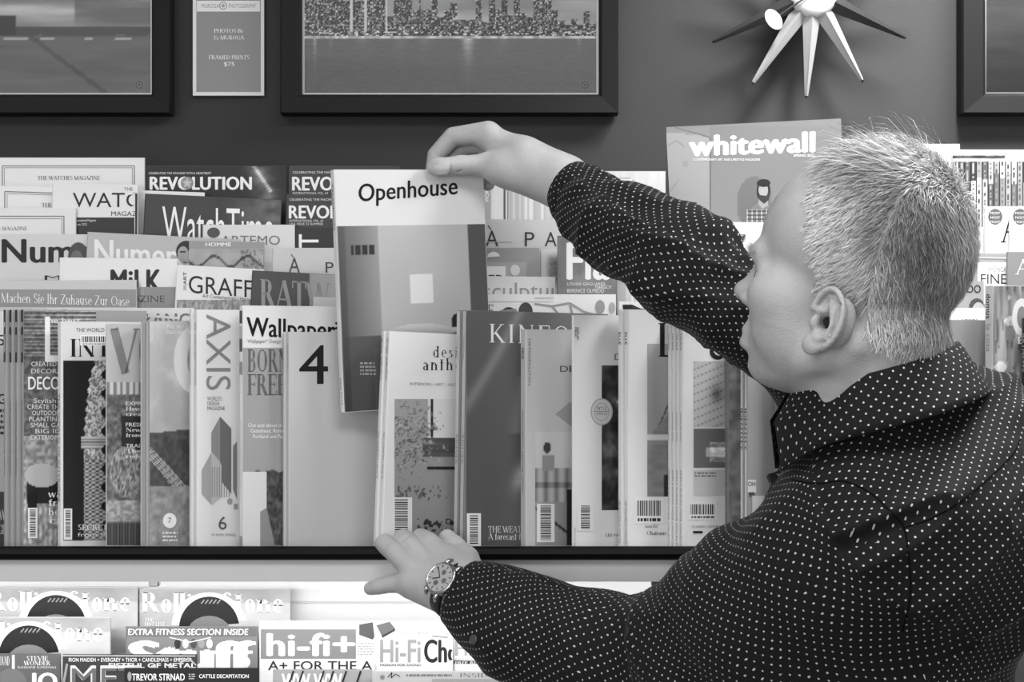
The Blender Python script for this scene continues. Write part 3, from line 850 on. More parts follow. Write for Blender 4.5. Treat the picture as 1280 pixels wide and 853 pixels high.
c = front('dark grey magazine with thin white serif title, front copy, right of the hand', 583, 388, .010, 27, 2, 3, .20, .46, roll=-.9,
          back=['rear copy behind the dark grey magazine with white serif title'])
s = c[0]
def kin(a, b):
    g = .36 + .08 * a - .04 * b + .13 * np.exp(-((b - .40 + .95 * a ** 1.1) / .045) ** 2)
    arm = np.exp(-((a - .47 - .04 * np.sin(b * 9)) / .06) ** 2) * ((b > .28) & (b < .52))
    g = g + .12 * arm
    hand = np.exp(-(((a - .46 + (b - .7) * .5) / .06) ** 2 + ((b - .7) / .06) ** 2))
    return g + .35 * hand + .10 * np.exp(-((a - .5) / .1) ** 2) * (b > .72)
s.pic(583, 389, 728, YL, 60, 110, kin)
s.text('KINFOLK', 611, 428, 755, 405, .92, True, part='title', slope=.03, track=.12, wt=.75)
s.text('THE WEATHER', 610, 666, 668, 658, .93, True, part='lettering', wt=.7); s.text('A forecast for the', 610, 675, 672, 667, .93, True, part='lettering', wt=.7)
s.barcode(583.5, 642, 601, 684, True, .88)
s.done()
for q in c:
    t = spine_sheet(q); t.put('spine_band', [(.0005, .001), (q.T, .001), (q.T, q.H - .001), (.0005, q.H - .001)], [(0, 1, 2, 3)], .74); t.done(); spine_text(q, 'KINFOLK', .50, .62, .3, True); spine_text(q, 'Volume', .1, .2, .4)

s, = front('grey magazine with a tufted sofa photo and tall thin letters', 657, 412, .014, 27, 1, W=.20, g=.72)
s.text('DECOR', 700, 465, 752, 457, .2, part='title', track=0)
def sofa(a, b):
    g = .76 - .05 * b
    back = (b > .32) & (b < .62) & (a < .62)
    g = np.where(back, .42 + .25 * np.abs(np.sin(a * 22)) - .15 * (np.abs(b - .47) < .02), g)
    g = np.where(((a - .16) / .05) ** 2 + ((b - .14) / .05) ** 2 < 1, .25, g)
    g = np.where((b > .2) & (b < .34) & (np.abs(a - .17) < .08), .55, g)
    g = np.where((b > .62), .6 - .2 * a, g)
    g = np.where((a > .42) & (b > .5), .15, g)
    return np.where(np.abs((b - .72) - (a - .1) * .5) < .015, .12, g)
s.poly([(694, 518), (712, 503), (735, 520), (735, 540), (712, 532)], .58); s.pic(669, 540, 760, YL, 60, 80, sofa)
s.barcode(671, 630, 693, 678, True, .86); s.done()
face_text(s, 'METROPOLITAN', .0035, .007, .04, .24, .45); s.done(); spine_text(s, 'MILK', .08, .13, .1, bold=.05, w=.4); spine_text(s, 'decoration spring issue', .35, .7, .45, w=.3)

s, = front('wide white magazine with a round stamp over a dark rock photo', 716, 394, .004, 26, 1, W=.20, g=.83)
s.pic(752, 457, 850, 638, 50, 90, lambda a, b: .14 + .3 * np.clip(fbm(a * 9, b * 12) - .35, 0, 1) * 2 + .3 * (vnoise(a * 8, b * 12) > .78) * (b < .4))
s.text('DECO', 768, 450, 812, 442, .4, part='title')
s.disc(752, 515, 14, 17, .62, 'stamp'); s.disc(752, 515, 12.5, 15.5, .76, 'stamp'); s.disc(752, 515, 9.5, 11.5, .60, 'stamp'); s.disc(752, 515, 8.6, 10.5, .76, 'stamp')
s.text('Nº12', 746, 513, 758, 508, .3, part='lettering'); s.text('SPRING', 745, 519, 759, 516, .4, part='lettering'); s.line([(742, 514.5), (762, 514.5)], .7, .4)
s.barcode(722, 630, 741, 664, True, .84); s.text('LES NOUVEAUX', 757, 671, 800, 667, .3, part='lettering'); s.done()
face_text(s, 'MILK', .0025, .005, .05, .09, .15, .04); face_text(s, 'ISSUE', .0055, .008, .05, .10, .2, .04); face_text(s, 'decoration', .002, .004, .86, .97, .5); s.done()

c = front('white magazine with a sloping grey plank photo, front copy of its stack', 785, 387, .0095, 26, 2, 3, .20, .88,
          back=['rear copy behind the white magazine with the plank photo'])
s = c[0]
def plank(a, b):
    g = .66 + .1 * a - .1 * b
    g = np.where(np.abs((a - .1) * 1.0 - (.62 - b)) < .015, .35, g)
    g = np.where((b > .62 - a * .5), .48 + .1 * vnoise(a * 5, b * 60), g)
    g = np.where((b > .60) & (b < .63), .85, g)
    return np.where((b > .86) & (a > .25), .2, g)
s.pic(809, 430, 890, 621, 50, 80, plank)
s.text('L', 823, 446, 841, 404, .1, True, part='title', wt=1.3); s.text('IVING', 843, 446, 920, 404, .1, True, part='title', wt=1.3)
s.barcode(794, 622, 829, 655, False, .9); s.text('maison 2022', 806, 660, 822, 656, .4, part='lettering'); s.text('Chateaux et maisons', 808, 669, 862, 664, .35, True, part='lettering'); s.done()
for q in c: spine_text(q, 'ELLE', .09, .14, .3, bold=.03); spine_text(q, 'LES NOUVEAUX MAISONS', .76, .93, .5)

c = front('white magazine with square grey photos, front copy of the four copy fan', 853, 402, .0065, 25, 4, 1.5, .19, .87,
          back=['second copy in the four copy white fan', 'third copy in the four copy white fan', 'rearmost copy in the four copy white fan'])
s = c[0]
s.pic(867, 452, 915, 534, 30, 40, lambda a, b: .74 + .05 * (np.mod(b * 8 + a * 2, 1) < .1) * -4 - .3 * np.exp(-(((a - .6) / .15) ** 2 + ((b - .5) / .12) ** 2)))
s.pic(867, 536, 915, 585, 30, 30, lambda a, b: .42 + .4 * ((a > .4) & (b > .35) & (b < .85)) * vnoise(a * 12, b * 14) + .3 * ((np.abs(b - .6) < .1) & (a > .3)))
s.rect(867, 588, 915, 620, .76); s.lines(868, 590, 895, 597, 2, .4); s.disc(897, 440, 10, 10, .15, 'title'); s.disc(899, 438, 7, 7, .87, 'title')
s.text('SIMPLY SCAND', 866, 632, 897, 628, .4, part='lettering'); s.barcode(861, 628, 896, 650, False, .88)
s.text('CLASSIC HOME', 864, 660, 898, 657, .4, part='lettering'); s.rect(866, 664, 878, 667, .15); s.done()
for q in c: spine_text(q, 'THE ISSUE', .05, .12, .4); spine_text(q, 'SIMPLY SCANDI HOME COLLECTION', .62, .97, .5); spine_text(q, 'volume two', .38, .5, .55)

s, = front('grey spined magazine between the white fan and the magazine with sideways lettering', 911, 425, .010, 24, 1, W=.185, g=.50, Y=1.914)
spine_text(s, 'MAINTENANCE AND REPAIR', .4, .9, .3, w=.3); s.pic(911, 426, 960, 680, 16, 60, lambda a, b: .42 + .25 * vnoise(a * 8, b * 40)); s.done()
c = front('white magazine with sideways black lettering on its spine, front copy', 934, 425, .0055, 24, 2, 2, .19, .66,
          back=['rear copy of the magazine with sideways black spine lettering'])
for q in c:
    t = spine_sheet(q); t.put('spine_band', [(.0003, .001), (q.T, .001), (q.T, q.H - .001), (.0003, q.H - .001)], [(0, 1, 2, 3)], .87); t.done(); spine_text(q, 'IDENTITY', .31, .50, .08, bold=.05, w=.8)
s = c[0]; s.rect(934.5, 600, 945, 616, .9, 'printed_panel'); s.text('OH', 935, 608, 944, 602, .1, part='lettering', bold=.04); s.text('99', 936, 622, 943, 615, .1, part='lettering', bold=.04); s.rect(940, 620, 956, 690, .85); s.done()
s, = front('mottled grey magazine by the shirt front', 973, 430, .010, 23, 1, W=.19, g=.55)
s.pic(973, 431, 1040, 690, 20, 50, lambda a, b: .45 + .35 * vnoise(a * 10, b * 9)); s.done(); spine_text(s, 'volume', .4, .5, .2)
for i, (x, g) in enumerate(((1020, .7), (1070, .5), (1120, .8), (1172, .6))):
    s, = front(['light grey magazine behind the chin', 'mid grey magazine behind the neck', 'white magazine behind the nape', 'grey magazine behind the back of the head'][i], x, 400, .010, 24, 1, W=.19, g=g)
s, = front('streaked photo magazine with sideways spine name, at the right edge', 1241, 357, .015, 23, 1, W=.20, g=.86)
s.pic(1241, 358, 1330, 560, 50, 100, lambda a, b: .46 + .4 * np.clip(vnoise(a * 26, b * 7) - .3, 0, 1) + .25 * (vnoise(a * 9, b * 14) > .75) - .2 * (vnoise(a * 60, b * 8) > .8))
s.disc(1277, 397, 12, 24, .84, 'title'); s.disc(1277, 397, 6, 14, .5, 'title'); s.text('B', 1272, 430, 1286, 420, .9, part='title'); s.done()
spine_text(s, 'domus', .03, .12, .2, bold=.03); spine_text(s, 'la citta', .14, .24, .6)
s, = front('dark magazine with sideways white lettering, cut by the right edge', 1283, 398, .009, 23, 1, W=.19, g=.2)
spine_text(s, 'ARTNEWS', .06, .22, .9, bold=.02); spine_text(s, 'THE YEAR IN ART', .3, .55, .8)

# the one lifted out by the hand
s = magazine('white magazine with black title and room photo, held up by the raised hand', 417, 212, 1.908, LEDGE + .1, .200, .298, .0135, 25, 2.6, .86)
OPEN = s
def room(a, b):
    g = .70 - .10 * b + .03 * vnoise(a * 3, b * 4)
    g = np.where((a > .47) & (a < .62) & (b > .27) & (b < .43), .84, g)
    g = np.where((b > .62), .52, g)
    bed = (b > .56 + .02 * np.sin(a * 9)) & (b < .68) & (a > .27) & (a < .78)
    g = np.where(bed, .72 - .3 * (b - .56) / .12, g)
    g = np.where((b > .60) & (b < .70) & (a > .52) & (a < .80) & (b > .75 - .2 * a), .38, g)
    g = np.where((((a - .82) / .08) ** 2 + ((b - .53) / .045) ** 2 < 1) | ((b > .53) & (b < .57) & (a > .74) & (a < .9)), .14, g)
    g = np.where((a > .0) & (a < .27), .38 + .22 * a / .27 * (b < .6) - .1 * b, g)
    g = np.where((a < .05), g - .05, g)
    g = np.where((a > .88), .33 + .08 * (b > .5), g)
    g = np.where((b > .66) & (a < .40) & (a > .2), .34, g)
    books = (b > .1) & (b < .155) & (a > .09) & (a < .24)
    g = np.where(books & (np.mod(a * 44, 1) < .7), .2, g)
    g = np.where((b > .70) & (a > .4) & (a < .88), .44 + .05 * vnoise(a * 20, b * 20), g)
    g = np.where((b > .60) & (b < .78) & (a > .41) & (a < .54), .72, g)
    return g
q = (s.uv(420, 281)[0], s.uv(420, 281)[1])
hh = s.H
nx, ny = 110, 150
A, B = np.meshgrid(np.linspace(0, 1, nx + 1), np.linspace(0, 1, ny + 1))
G = np.clip(room(A, B), .02, .98).ravel(); w_ = nx + 1
s.put('cover_photo', [(.0006 + (s.W - .0012) * a, (hh * .765) * (1 - b) + .0006) for a, b in zip(A.ravel(), B.ravel())],
      [(j * w_ + i, j * w_ + i + 1, (j + 1) * w_ + i + 1, (j + 1) * w_ + i) for j in range(ny) for i in range(nx)], G, False)
s.text('Openhouse', 448, 252, 572, 229, .07, part='title', bold=.04, slope=-.075)
s.lines(450, 452, 470, 470, 4, .62, seed=5)
s.done(); spine_text(s, 'Openhouse', .06, .25, .15, w=.5); spine_text(s, 'Issue Nº17', .86, .97, .2, w=.4)

# ------------------------------------------------------------------ the rows standing on the steps behind
def row(label, x0, x1, ytop, Y, tier, g=.85, roll=0, T=.0045, yaw=.6, kind='magazine', group=None, rough=.42):
    W = (x1 - x0) / FP * Y / math.cos(math.radians(yaw))
    return magazine(label, x0, ytop, Y, TIER[tier][1] + .0005 + max(0, math.sin(math.radians(-roll))) * 0, W, None, T, yaw, roll, g, group, rough, kind)
# second row
s = row('white magazine with grey capitals, peeking over the landscape magazine', 157, 242, 385, 2.062, 2, .86, 0)
s.text('FRANCE', 167, 408, 250, 391, .45, part='title', bold=.06); s.line([(185, 395), (225, 398)], 3, .86); s.done()
s = row('white magazine with a half hidden dark oval and black title, above the arch cover', 57, 160, 385, 2.070, 2, .84)
s.disc(80, 400, 16, 13, .42, 'printed_disc'); s.text('TOUJOURS', 67, 399, 93, 394, .9, part='lettering'); s.text('LE MAGAZINE DE LA VIE', 112, 393, 158, 390, .5, part='lettering')
s.text('serie', 96, 418, 155, 398, .1, True, part='title'); s.done()
s = row('pale magazine in a clear sleeve with white script on a grey band', -30, 170, 352, 2.081, 2, .72, .6, rough=.2)
s.rect(-30, 362, 170, 384, .56, 'title_band')
s.text('Machen Sie Ihr Zuhause zur Oase', 1, 378, 162, 366, .95, True, part='title', slope=.03, wt=.6); s.rect(40, 386, 172, 420, .8); s.done()
s = row('white magazine with rounded black letters over a grey field', 74, 221, 322, 2.094, 2, .88, -.6)
s.text('MiLK', 138, 366, 202, 335, .1, part='title', bold=.09); s.rect(74, 359, 221, 420, .62, 'grey_field'); s.text('MAGAZINE', 138, 378, 205, 369, .35, part='lettering')
s.rect(180, 359, 221, 385, .56, 'grey_field'); s.text('ZINE', 174, 378, 206, 369, .3, part='lettering'); s.done()
s = row('white magazine with thin black capitals and stone photo, right of the rounded letters', 221, 330, 331, 2.082, 2, .88, -3.2)
s.text('GRAFFITI', 236, 366, 345, 343, .1, part='title', slope=.08); s.text('ART', 229, 356, 233, 340, .15, part='lettering', rot=-1, bold=.04); s.text('GRAPHIC', 229, 363, 233, 356, .5, part='lettering', rot=-1)
s.text('Art Contemporain Urbain', 253, 372, 312, 367, .3, part='lettering', slope=.08)
s.pic(221, 375, 320, 420, 50, 20, lambda a, b: .4 + .35 * vnoise(a * 60, b * 12)); s.done()
s = row('dark magazine with narrow grey serif capitals, left of the lifted magazine', 315, 430, 338, 2.072, 2, .25, -3.0)
s.pic(387, 342, 432, 400, 20, 20, lambda a, b: .62 + .1 * a); s.text('RATW', 325, 385, 412, 349, .58, True, part='title', slope=.06, wt=1.2); s.done()
s = row('small blank card tucked against the dark magazine with grey capitals', 391, 440, 371, 2.059, 2, .80, -2, T=.002, kind='card'); s.done()
# second row, right of the lifted magazine
s = row('white magazine with cactus pots and branches along its top', 598, 770, 368, 2.064, 2, .90, 0)
s.text('WHERE', 566, 396, 617, 381, .1, True, part='title'); s.disc(636, 396, 11, 12, .2, 'printed_disc'); s.disc(657, 390, 9, 12, .26, 'printed_disc'); s.poly([(625, 388), (645, 386), (648, 392), (624, 392)], .55)
for pts in ([(668, 380), (690, 383), (704, 400), (708, 420)], [(690, 383), (712, 379), (730, 390), (748, 410)], [(712, 379), (716, 395), (722, 410)], [(730, 390), (760, 398)]): s.line(pts, 2.6, .6)
s.disc(750, 384, 6, 9, .6, 'printed_disc'); s.disc(765, 385, 4, 7, .66, 'printed_disc'); s.rect(598, 368, 692, 377, .87); s.text('contemporary art', 668, 374, 692, 371, .4, part='lettering'); s.done()
s = row('white magazine with a black ink wedge, behind the wide white cover', 773, 900, 377, 2.072, 2, .88, -1.5)
s.poly([(778, 381), (790, 381), (815, 392), (795, 388), (779, 390)], .12); s.line([(790, 384), (820, 390)], 1, .3); s.done()
s = row('pale magazine with large light grey lower case title', 596, 694, 345, 2.080, 2, .84, -.8)
s.text('sculpture', 604, 373, 712, 352, .58, part='title'); s.rect(596, 345, 600, 392, .2, 'spine_band'); s.done()
s = row('grey magazine with white bird shapes and a white label', 570, 674, 310, 2.092, 2, .60, 0)
s.rect(570, 328, 658, 380, .66); s.rect(575, 333, 632, 380, .9, 'printed_panel'); s.text('OFFER', 578, 354, 630, 343, .15, part='lettering', bold=.05)
s.disc(617, 322, 8, 7, .92, 'printed_shape', a0=180, a1=360); s.disc(602, 322, 6, 7, .92, 'printed_shape', a0=180, a1=360); s.disc(644, 338, 6, 7, .85, 'printed_shape'); s.done()
s = row('dark glossy book with huge white narrow letters under the raised sleeve', 697, 772, 295, 2.074, 2, .32, -.6, T=.012, kind='book', rough=.25)
s.pic(697, 296, 772, 386, 30, 30, lambda a, b: .38 + .2 * fbm(a * 5, b * 5)); s.text('Flash', 708, 349, 806, 300, .95, part='title', bold=.07)
s.text('LOUISA GAGLIARDI', 709, 357, 756, 353, .9, part='lettering'); s.text('MARGOT', 744, 361, 765, 357, .9, part='lettering'); s.text('BERENICE OLMEDO', 709, 366, 755, 361, .9, part='lettering')
s.line([(735, 372), (762, 380), (772, 372)], .8, .55); s.line([(715, 378), (740, 368)], .8, .5); s.done()
s = row('mid grey magazine with a pale label, behind the raised upper arm', 768, 850, 305, 2.092, 2, .68)
s.rect(782, 348, 830, 382, .76, 'printed_panel'); s.text('THE', 786, 378, 812, 362, .88, part='lettering', bold=.04); s.done()
# third row
s = row('white magazine with large black sans letters and a dark head, at the left edge', -14, 113, 293, 2.137, 3, .80)
s.text('Numero', 2, 328, 160, 297, .08, part='title', bold=.07); s.disc(98, 322, 13, 19, .28, 'portrait', a0=0, a1=360); s.disc(96, 325, 8, 12, .42, 'portrait'); s.text('M', 56, 350, 76, 344, .1, part='lettering'); s.done()
s = row('grey magazine with large pale letters and a cut out face', 109, 300, 290, 2.128, 3, .70, -2.8)
s.text('Numero', 118, 330, 240, 297, .90, part='title', bold=.06, slope=.05); s.disc(233, 315, 13, 14, .15, 'portrait'); s.disc(229, 318, 7, 10, .62, 'portrait'); s.rect(225, 314, 232, 316, .2, 'portrait'); s.disc(237, 322, 7, 8, .66, 'portrait'); s.done()
s = row('grey photo magazine with a small pale heading, below the thin capitals', 236, 330, 301, 2.118, 3, .66, -1.0)
s.rect(236, 301, 330, 311, .58, 'title_band'); s.text('HOMME', 257, 308, 289, 303, .92, part='title', bold=.04)
s.pic(236, 312, 330, 345, 50, 18, lambda a, b: .58 + .1 * vnoise(a * 8, b * 4) - .35 * (np.abs(b - .45 - .2 * np.sin(a * 14)) < .06) - .2 * (vnoise(a * 50, b * 20) > .7) * (a > .7)); s.done()
s = row('light grey magazine with thin spaced capitals, left of the lifted magazine', 340, 440, 310, 2.115, 3, .76, 0)
s.text('A', 361, 341, 375, 321, .25, part='title'); s.line([(364, 318), (367, 322)], 1.2, .25); s.text('P', 407, 341, 417, 327, .25, part='title'); s.done()
s = row('wide pale magazine with thin spaced capitals, right of the lifted magazine', 570, 720, 274, 2.120, 3, .78, -.3)
s.text('A', 607, 308, 623, 287, .22, part='title'); s.line([(610, 282), (614, 287)], 1.4, .22); s.text('P', 656, 308, 668, 289, .22, part='title'); s.text('A', 681, 308, 696, 289, .22, part='title'); s.text('R', 716, 308, 726, 289, .22, part='title')
s.rect(570, 302, 640, 303, .7); s.pic(676, 312, 716, 360, 24, 24, lambda a, b: .82 - .6 * np.exp(-(((a - .5) / .3) ** 4 + ((b - .55) / .4) ** 4)) * (.6 + .4 * vnoise(a * 20, b * 20))); s.done()
s = row('dark photo magazine peeking out in front of the brow', 880, 932, 293, 2.120, 3, .35, 0)
s.pic(880, 294, 932, 380, 30, 50, lambda a, b: .25 + .5 * (vnoise(a * 14, b * 22) > .6)); s.done()
s = row('white magazine touching the brow line', 921, 1010, 303, 2.112, 3, .88); s.disc(937, 315, 7, 12, .8, 'printed_shape'); s.done()
# fourth row
s = row('cream magazine with a thin double line border, lowest of three at the left', -70, 94, 260, 2.164, 4, .87, 0)
s.line([(-60, 270.5), (80, 270.5), (80, 300)], 1.3, .5); s.line([(-60, 273.5), (77.5, 273.5), (77.5, 300)], .7, .5); s.text('THE WATCHES MAGAZINE', -42, 288, 34, 283.5, .4, True, part='title'); s.done()
s = row('white magazine with spaced black capitals over a dark panel', 65, 172, 230, 2.172, 4, .88, -.5)
s.text('THE', 155, 238.5, 166, 234, .4, part='lettering'); s.text('WATCH', 91, 259, 195, 240, .12, part='title'); s.text('MAGAZINE', 139, 270, 185, 264, .15, part='lettering'); s.rect(92, 272, 168, 330, .17, 'dark_panel'); s.text('International Magazine', 94, 277, 120, 274, .9, part='lettering'); s.text('Issue 2022', 94, 282, 109, 279, .8, part='lettering'); s.rect(169, 242, 172.5, 320, .15); s.done()
s = row('dark magazine with tall slender white lettering', 181, 352, 242, 2.180, 4, .20, -2.6)
s.pic(270, 246, 352, 300, 30, 20, lambda a, b: .2 + .25 * a * fbm(a * 6, b * 6) * 1.6)
s.text('WatchTime', 203, 303, 342, 255, .93, part='title', slope=.03); s.done()
s = row('white magazine in a clear sleeve with thin grey capitals and a dark dot', 253, 368, 281, 2.166, 4, .84, 0)
s.disc(267, 291, 8, 6.5, .3, 'printed_disc'); s.text('ARTEMO', 276, 306, 350, 294, .45, part='title'); s.done()
s = row('black magazine with a sideways white letter, left of the lifted magazine', 360, 440, 285, 2.172, 4, .13, 0)
s.text('T', 372, 293, 398, 310, .93, part='title', rot=-1, bold=.03); s.done()
s = row('white magazine showing a thin strip above the dark slender lettering', -60, 255, 230, 2.192, 4, .90, -1.9)
s.line([(6, 302), (6, 239.5), (170, 245)], 1.3, .5); s.line([(9, 302), (9, 242), (170, 247.5)], .7, .5); s.text('THE WATCHES MAGAZINE', 52, 259, 140, 254, .4, True, part='title'); s.done()
s = row('dark magazine with squared white title, lower of two by the lifted magazine', 357, 480, 243, 2.186, 4, .2, -.5)
s.text('CELEBRATING THE MACHINE', 362, 251, 420, 248, .85, part='lettering'); s.text('REVOLUTION', 361, 273, 486, 256, .92, part='title', bold=.08); s.text('INTERNATIONAL VOL. 64', 362, 277.5, 404, 274.5, .85, part='lettering'); s.text('USA ISSUE 22 SUMMER', 362, 281.5, 404, 278.5, .85, part='lettering'); s.done()
s = row('pale magazine with upright stripes and one dark line, under the raised wrist', 612, 790, 224, 2.186, 4, .82, 0)
s.pic(632, 226, 760, 330, 120, 4, lambda a, b: .78 + .12 * (vnoise(a * 50, b * 0) - .5) * 2)
s.rect(629.5, 226, 632, 330, .35); s.rect(634, 226, 635.5, 330, .5); s.rect(637, 226, 638, 330, .6); s.done()
s = row('pale grey strip spined magazine with sideways white letters, at the lifted magazine', 588, 613, 224, 2.180, 4, .62, 0)
s.text('WORLD', 606, 253, 611, 231, .95, part='title', rot=-1); s.done()
s = row('white magazine with a blank top under the portrait cover', 862, 1010, 277, 2.170, 4, .93, -.8); s.done()
# fifth row
s = row('dark magazine with squared white title and a star emblem in it', 182, 358, 207, 2.218, 5, .16, 0)
s.pic(182, 208, 358, 300, 90, 30, lambda a, b: .12 + .5 * np.exp(-(((a - .80 - b * .12) / .09) ** 2)) * fbm(a * 10, b * 12) * (b < .5) + .5 * np.exp(-((a - .77 - b * .35) / .012) ** 2) * (b < .36))
s.text('CELEBRATING THE MACHINE WITH A HEARTBEAT', 186, 218, 264, 215, .88, part='lettering'); s.text('REVOLUTION', 187, 237, 315, 220, .93, part='title', bold=.10)
s.disc(234, 229, 8, 8, .55, 'emblem'); s.poly([(234 + (7 if k % 2 == 0 else 3) * math.sin(k * math.pi / 5), 229 - (7 if k % 2 == 0 else 3) * math.cos(k * math.pi / 5)) for k in range(10)], .75, 'emblem'); s.done()
s = row('dark magazine with squared white title, upper of two by the lifted magazine', 360, 500, 207, 2.222, 5, .2, 0)
s.text('CELEBRATING THE MACHINE', 366, 217, 425, 214, .85, part='lettering'); s.text('REVOLUTION', 365, 238, 492, 220, .92, part='title', bold=.09); s.text('INTERNATIONAL VOL. 64', 366, 243, 410, 240, .85, part='lettering'); s.done()
s = row('pale photo magazine with a faint arch, between the raised sleeve and the portrait cover', 742, 832, 214, 2.220, 5, .74, 0)
s.pic(742, 215, 832, 330, 40, 40, lambda a, b: .72 - .14 * (((a - .4) / .28) ** 2 + ((b - .35) / .3) ** 2 < 1) + .06 * vnoise(a * 30, b * 5)); s.done()
# top row
s = row('large cream magazine with a thin double line border, topmost at the left', -40, 180, 197, 2.262, 6, .90, 0)
s.line([(3, 290), (3, 207.5), (168, 207.5), (168, 290)], 1.2, .5); s.line([(5.5, 290), (5.5, 209.8), (165.5, 209.8), (165.5, 290)], .7, .5); s.text('THE WATCHES MAGAZINE', 47, 225, 125, 220, .35, True, part='title'); s.done()
s = row('large grey magazine with heavy white title and a bearded man in a checked shirt', 832, 1052, 159, 2.262, 6, .43, 2.9)
def wall_(a, b):
    g = .42 + .10 * (1 - a) * b
    sh = ((a - .50) / .10) ** 2 + ((b - .68) / .24) ** 2 < 1
    g = np.where(sh, .38, g)
    return np.where(a < .25, np.where((b > .05 + a * .16) & (b < .9), .53, .45), g)
s.pic(833, 158, 1052, 300, 100, 60, wall_)
s.line([(844, 159), (888, 172), (888, 280)], 1.6, .35); s.line([(832, 183), (846, 176), (856, 184)], .8, .4); s.line([(832, 240), (840, 236), (848, 225)], .9, .45); s.disc(857, 205, 4, 4, .5, 'printed_disc'); s.disc(855, 262, 7, 7, .5, 'printed_disc')
s.text('whitewall', 861, 195, 1019, 168, .95, part='title', bold=.11, slope=-.035)
s.text('CONTEMPORARY ART AND LIFESTYLE MAGAZINE', 866, 201, 950, 198, .85, part='lettering'); s.text('SPRING 2022', 992, 196, 1018, 193, .85, part='lettering')
for p_, g in (([(931, 279), (936, 262), (947, 254), (958, 254), (968, 262), (970, 279)], .42), ([(948, 243), (960, 243), (960, 257), (953, 261), (948, 256)], .55)): s.poly(p_, g, 'portrait')
s.disc(954.5, 239, 8.5, 14, .14, 'portrait'); s.disc(954, 238, 6, 9, .58, 'portrait'); s.poly([(947, 238), (950, 244), (958, 245), (962, 239), (961, 250), (955, 255), (949, 250)], .2, 'portrait'); s.disc(954.5, 229, 8.5, 5, .14, 'portrait')
for k in range(6): s.line([(934 + k * 6, 262), (934 + k * 6, 279)], 1.2, .7, 'portrait'); 
for k in range(3): s.line([(934, 264 + k * 5), (968, 264 + k * 5)], 1.0, .25, 'portrait')
s.done()
s = row('white sheet topped magazine behind the hair at the top right', 1130, 1200, 180, 2.262, 6, .86, 0); s.done()
# right group
s = row('magazine covered with rows of printed book spines, at the upper right', 1190, 1300, 187, 2.224, 5, .70, 0)
def spn(a, b):
    c_ = np.floor(a * 15); f = np.mod(a * 15, 1); r_ = _RV[(c_.astype(int) * 53 + np.floor(b * 2.6 + .4 * _RV[c_.astype(int) & 4095]).astype(int) * 17) & 4095]
    g = .25 + .65 * r_
    g = np.where((f > .35) & (f < .65) & (vnoise(a * 0, b * 90 + c_ * 7) > .5), 1.05 - g, g)
    g = np.where(f < .12, .12, g)
    g = g * .82
    return np.where(b < .12, .56 + .2 * vnoise(a * 20, b * 30) - .45 * (np.abs(b - .07) < .015) * (a < .6), g)
s.pic(1191, 188, 1300, 300, 150, 60, spn); s.done()
for i, (x, Y_) in enumerate(((1231, 2.176), (1262, 2.168))):
    s = row(['white magazine with a large thin black A and a dark seal, upper right', 'white magazine with a dark seal, cut by the right edge'][i], x, x + 60, 258, Y_, 4, .90)
    s.disc(x + 13, 271, 9, 10, .35, 'seal')
    for k in range(3): s.text('MOST', x + 7, 268 + k * 5.5, x + 19, 265 + k * 5.5, .85, part='seal')
    s.text('A', x + 21 - i * 0, 303, x + 46, 265, .08, True, part='title', wt=1.2); s.done()
s = row('small white topped magazine beside the back of the head', 1200, 1232, 284, 2.184, 4, .88); s.disc(1221, 306, 5, 8, .7, 'printed_disc'); s.done()
s = row('grey magazine with thin black capitals on a white panel, right of the head', 1196, 1264, 317, 2.122, 3, .60)
s.rect(1222, 328, 1264, 380, .88, 'title_panel'); s.text('AMERICAN', 1234, 340, 1262, 334, .5, part='lettering'); s.text('FINE', 1226, 355, 1258, 342, .2, part='title'); s.text('FINE', 1226, 355, 1258, 342, .2, part='title'); s.line([(1215, 322), (1262, 323)], 1.5, .8); s.done()
s = row('dark grey magazine with a white serif A, cut by the right edge', 1259, 1330, 315, 2.112, 3, .52)
s.text('A', 1270, 343, 1288, 324, .93, True, part='title'); s.done()
s = row('grey magazine with round letters, low beside the back of the head', 1180, 1230, 352, 2.090, 2, .62); s.text('OO', 1208, 366, 1226, 356, .2, part='title', bold=.04); s.disc(1221, 385, 10, 12, .3, 'printed_disc'); s.disc(1223, 389, 8, 11, .7, 'printed_disc'); s.done()
s = row('white magazine with a bold black D, at the back collar', 1150, 1232, 385, 2.078, 2, .88)
s.text('D', 1206, 454, 1222, 437, .08, part='title', bold=.1); s.lines(1202, 398, 1222, 405, 2, .6); s.done()
for i, (x, yt, Y_, tr, g) in enumerate(((1020, 300, 2.085, 2, .7), (1090, 290, 2.142, 3, .85), (1060, 240, 2.17, 4, .6), (1110, 215, 2.236, 5, .8))):
    s = row(['grey magazine on the lowest step, hidden behind the face', 'white magazine on the second step, hidden behind the head', 'grey magazine on the third step, hidden behind the head', 'pale magazine on the fourth step, hidden behind the head'][i], x, x + 120, yt, Y_, tr, g)

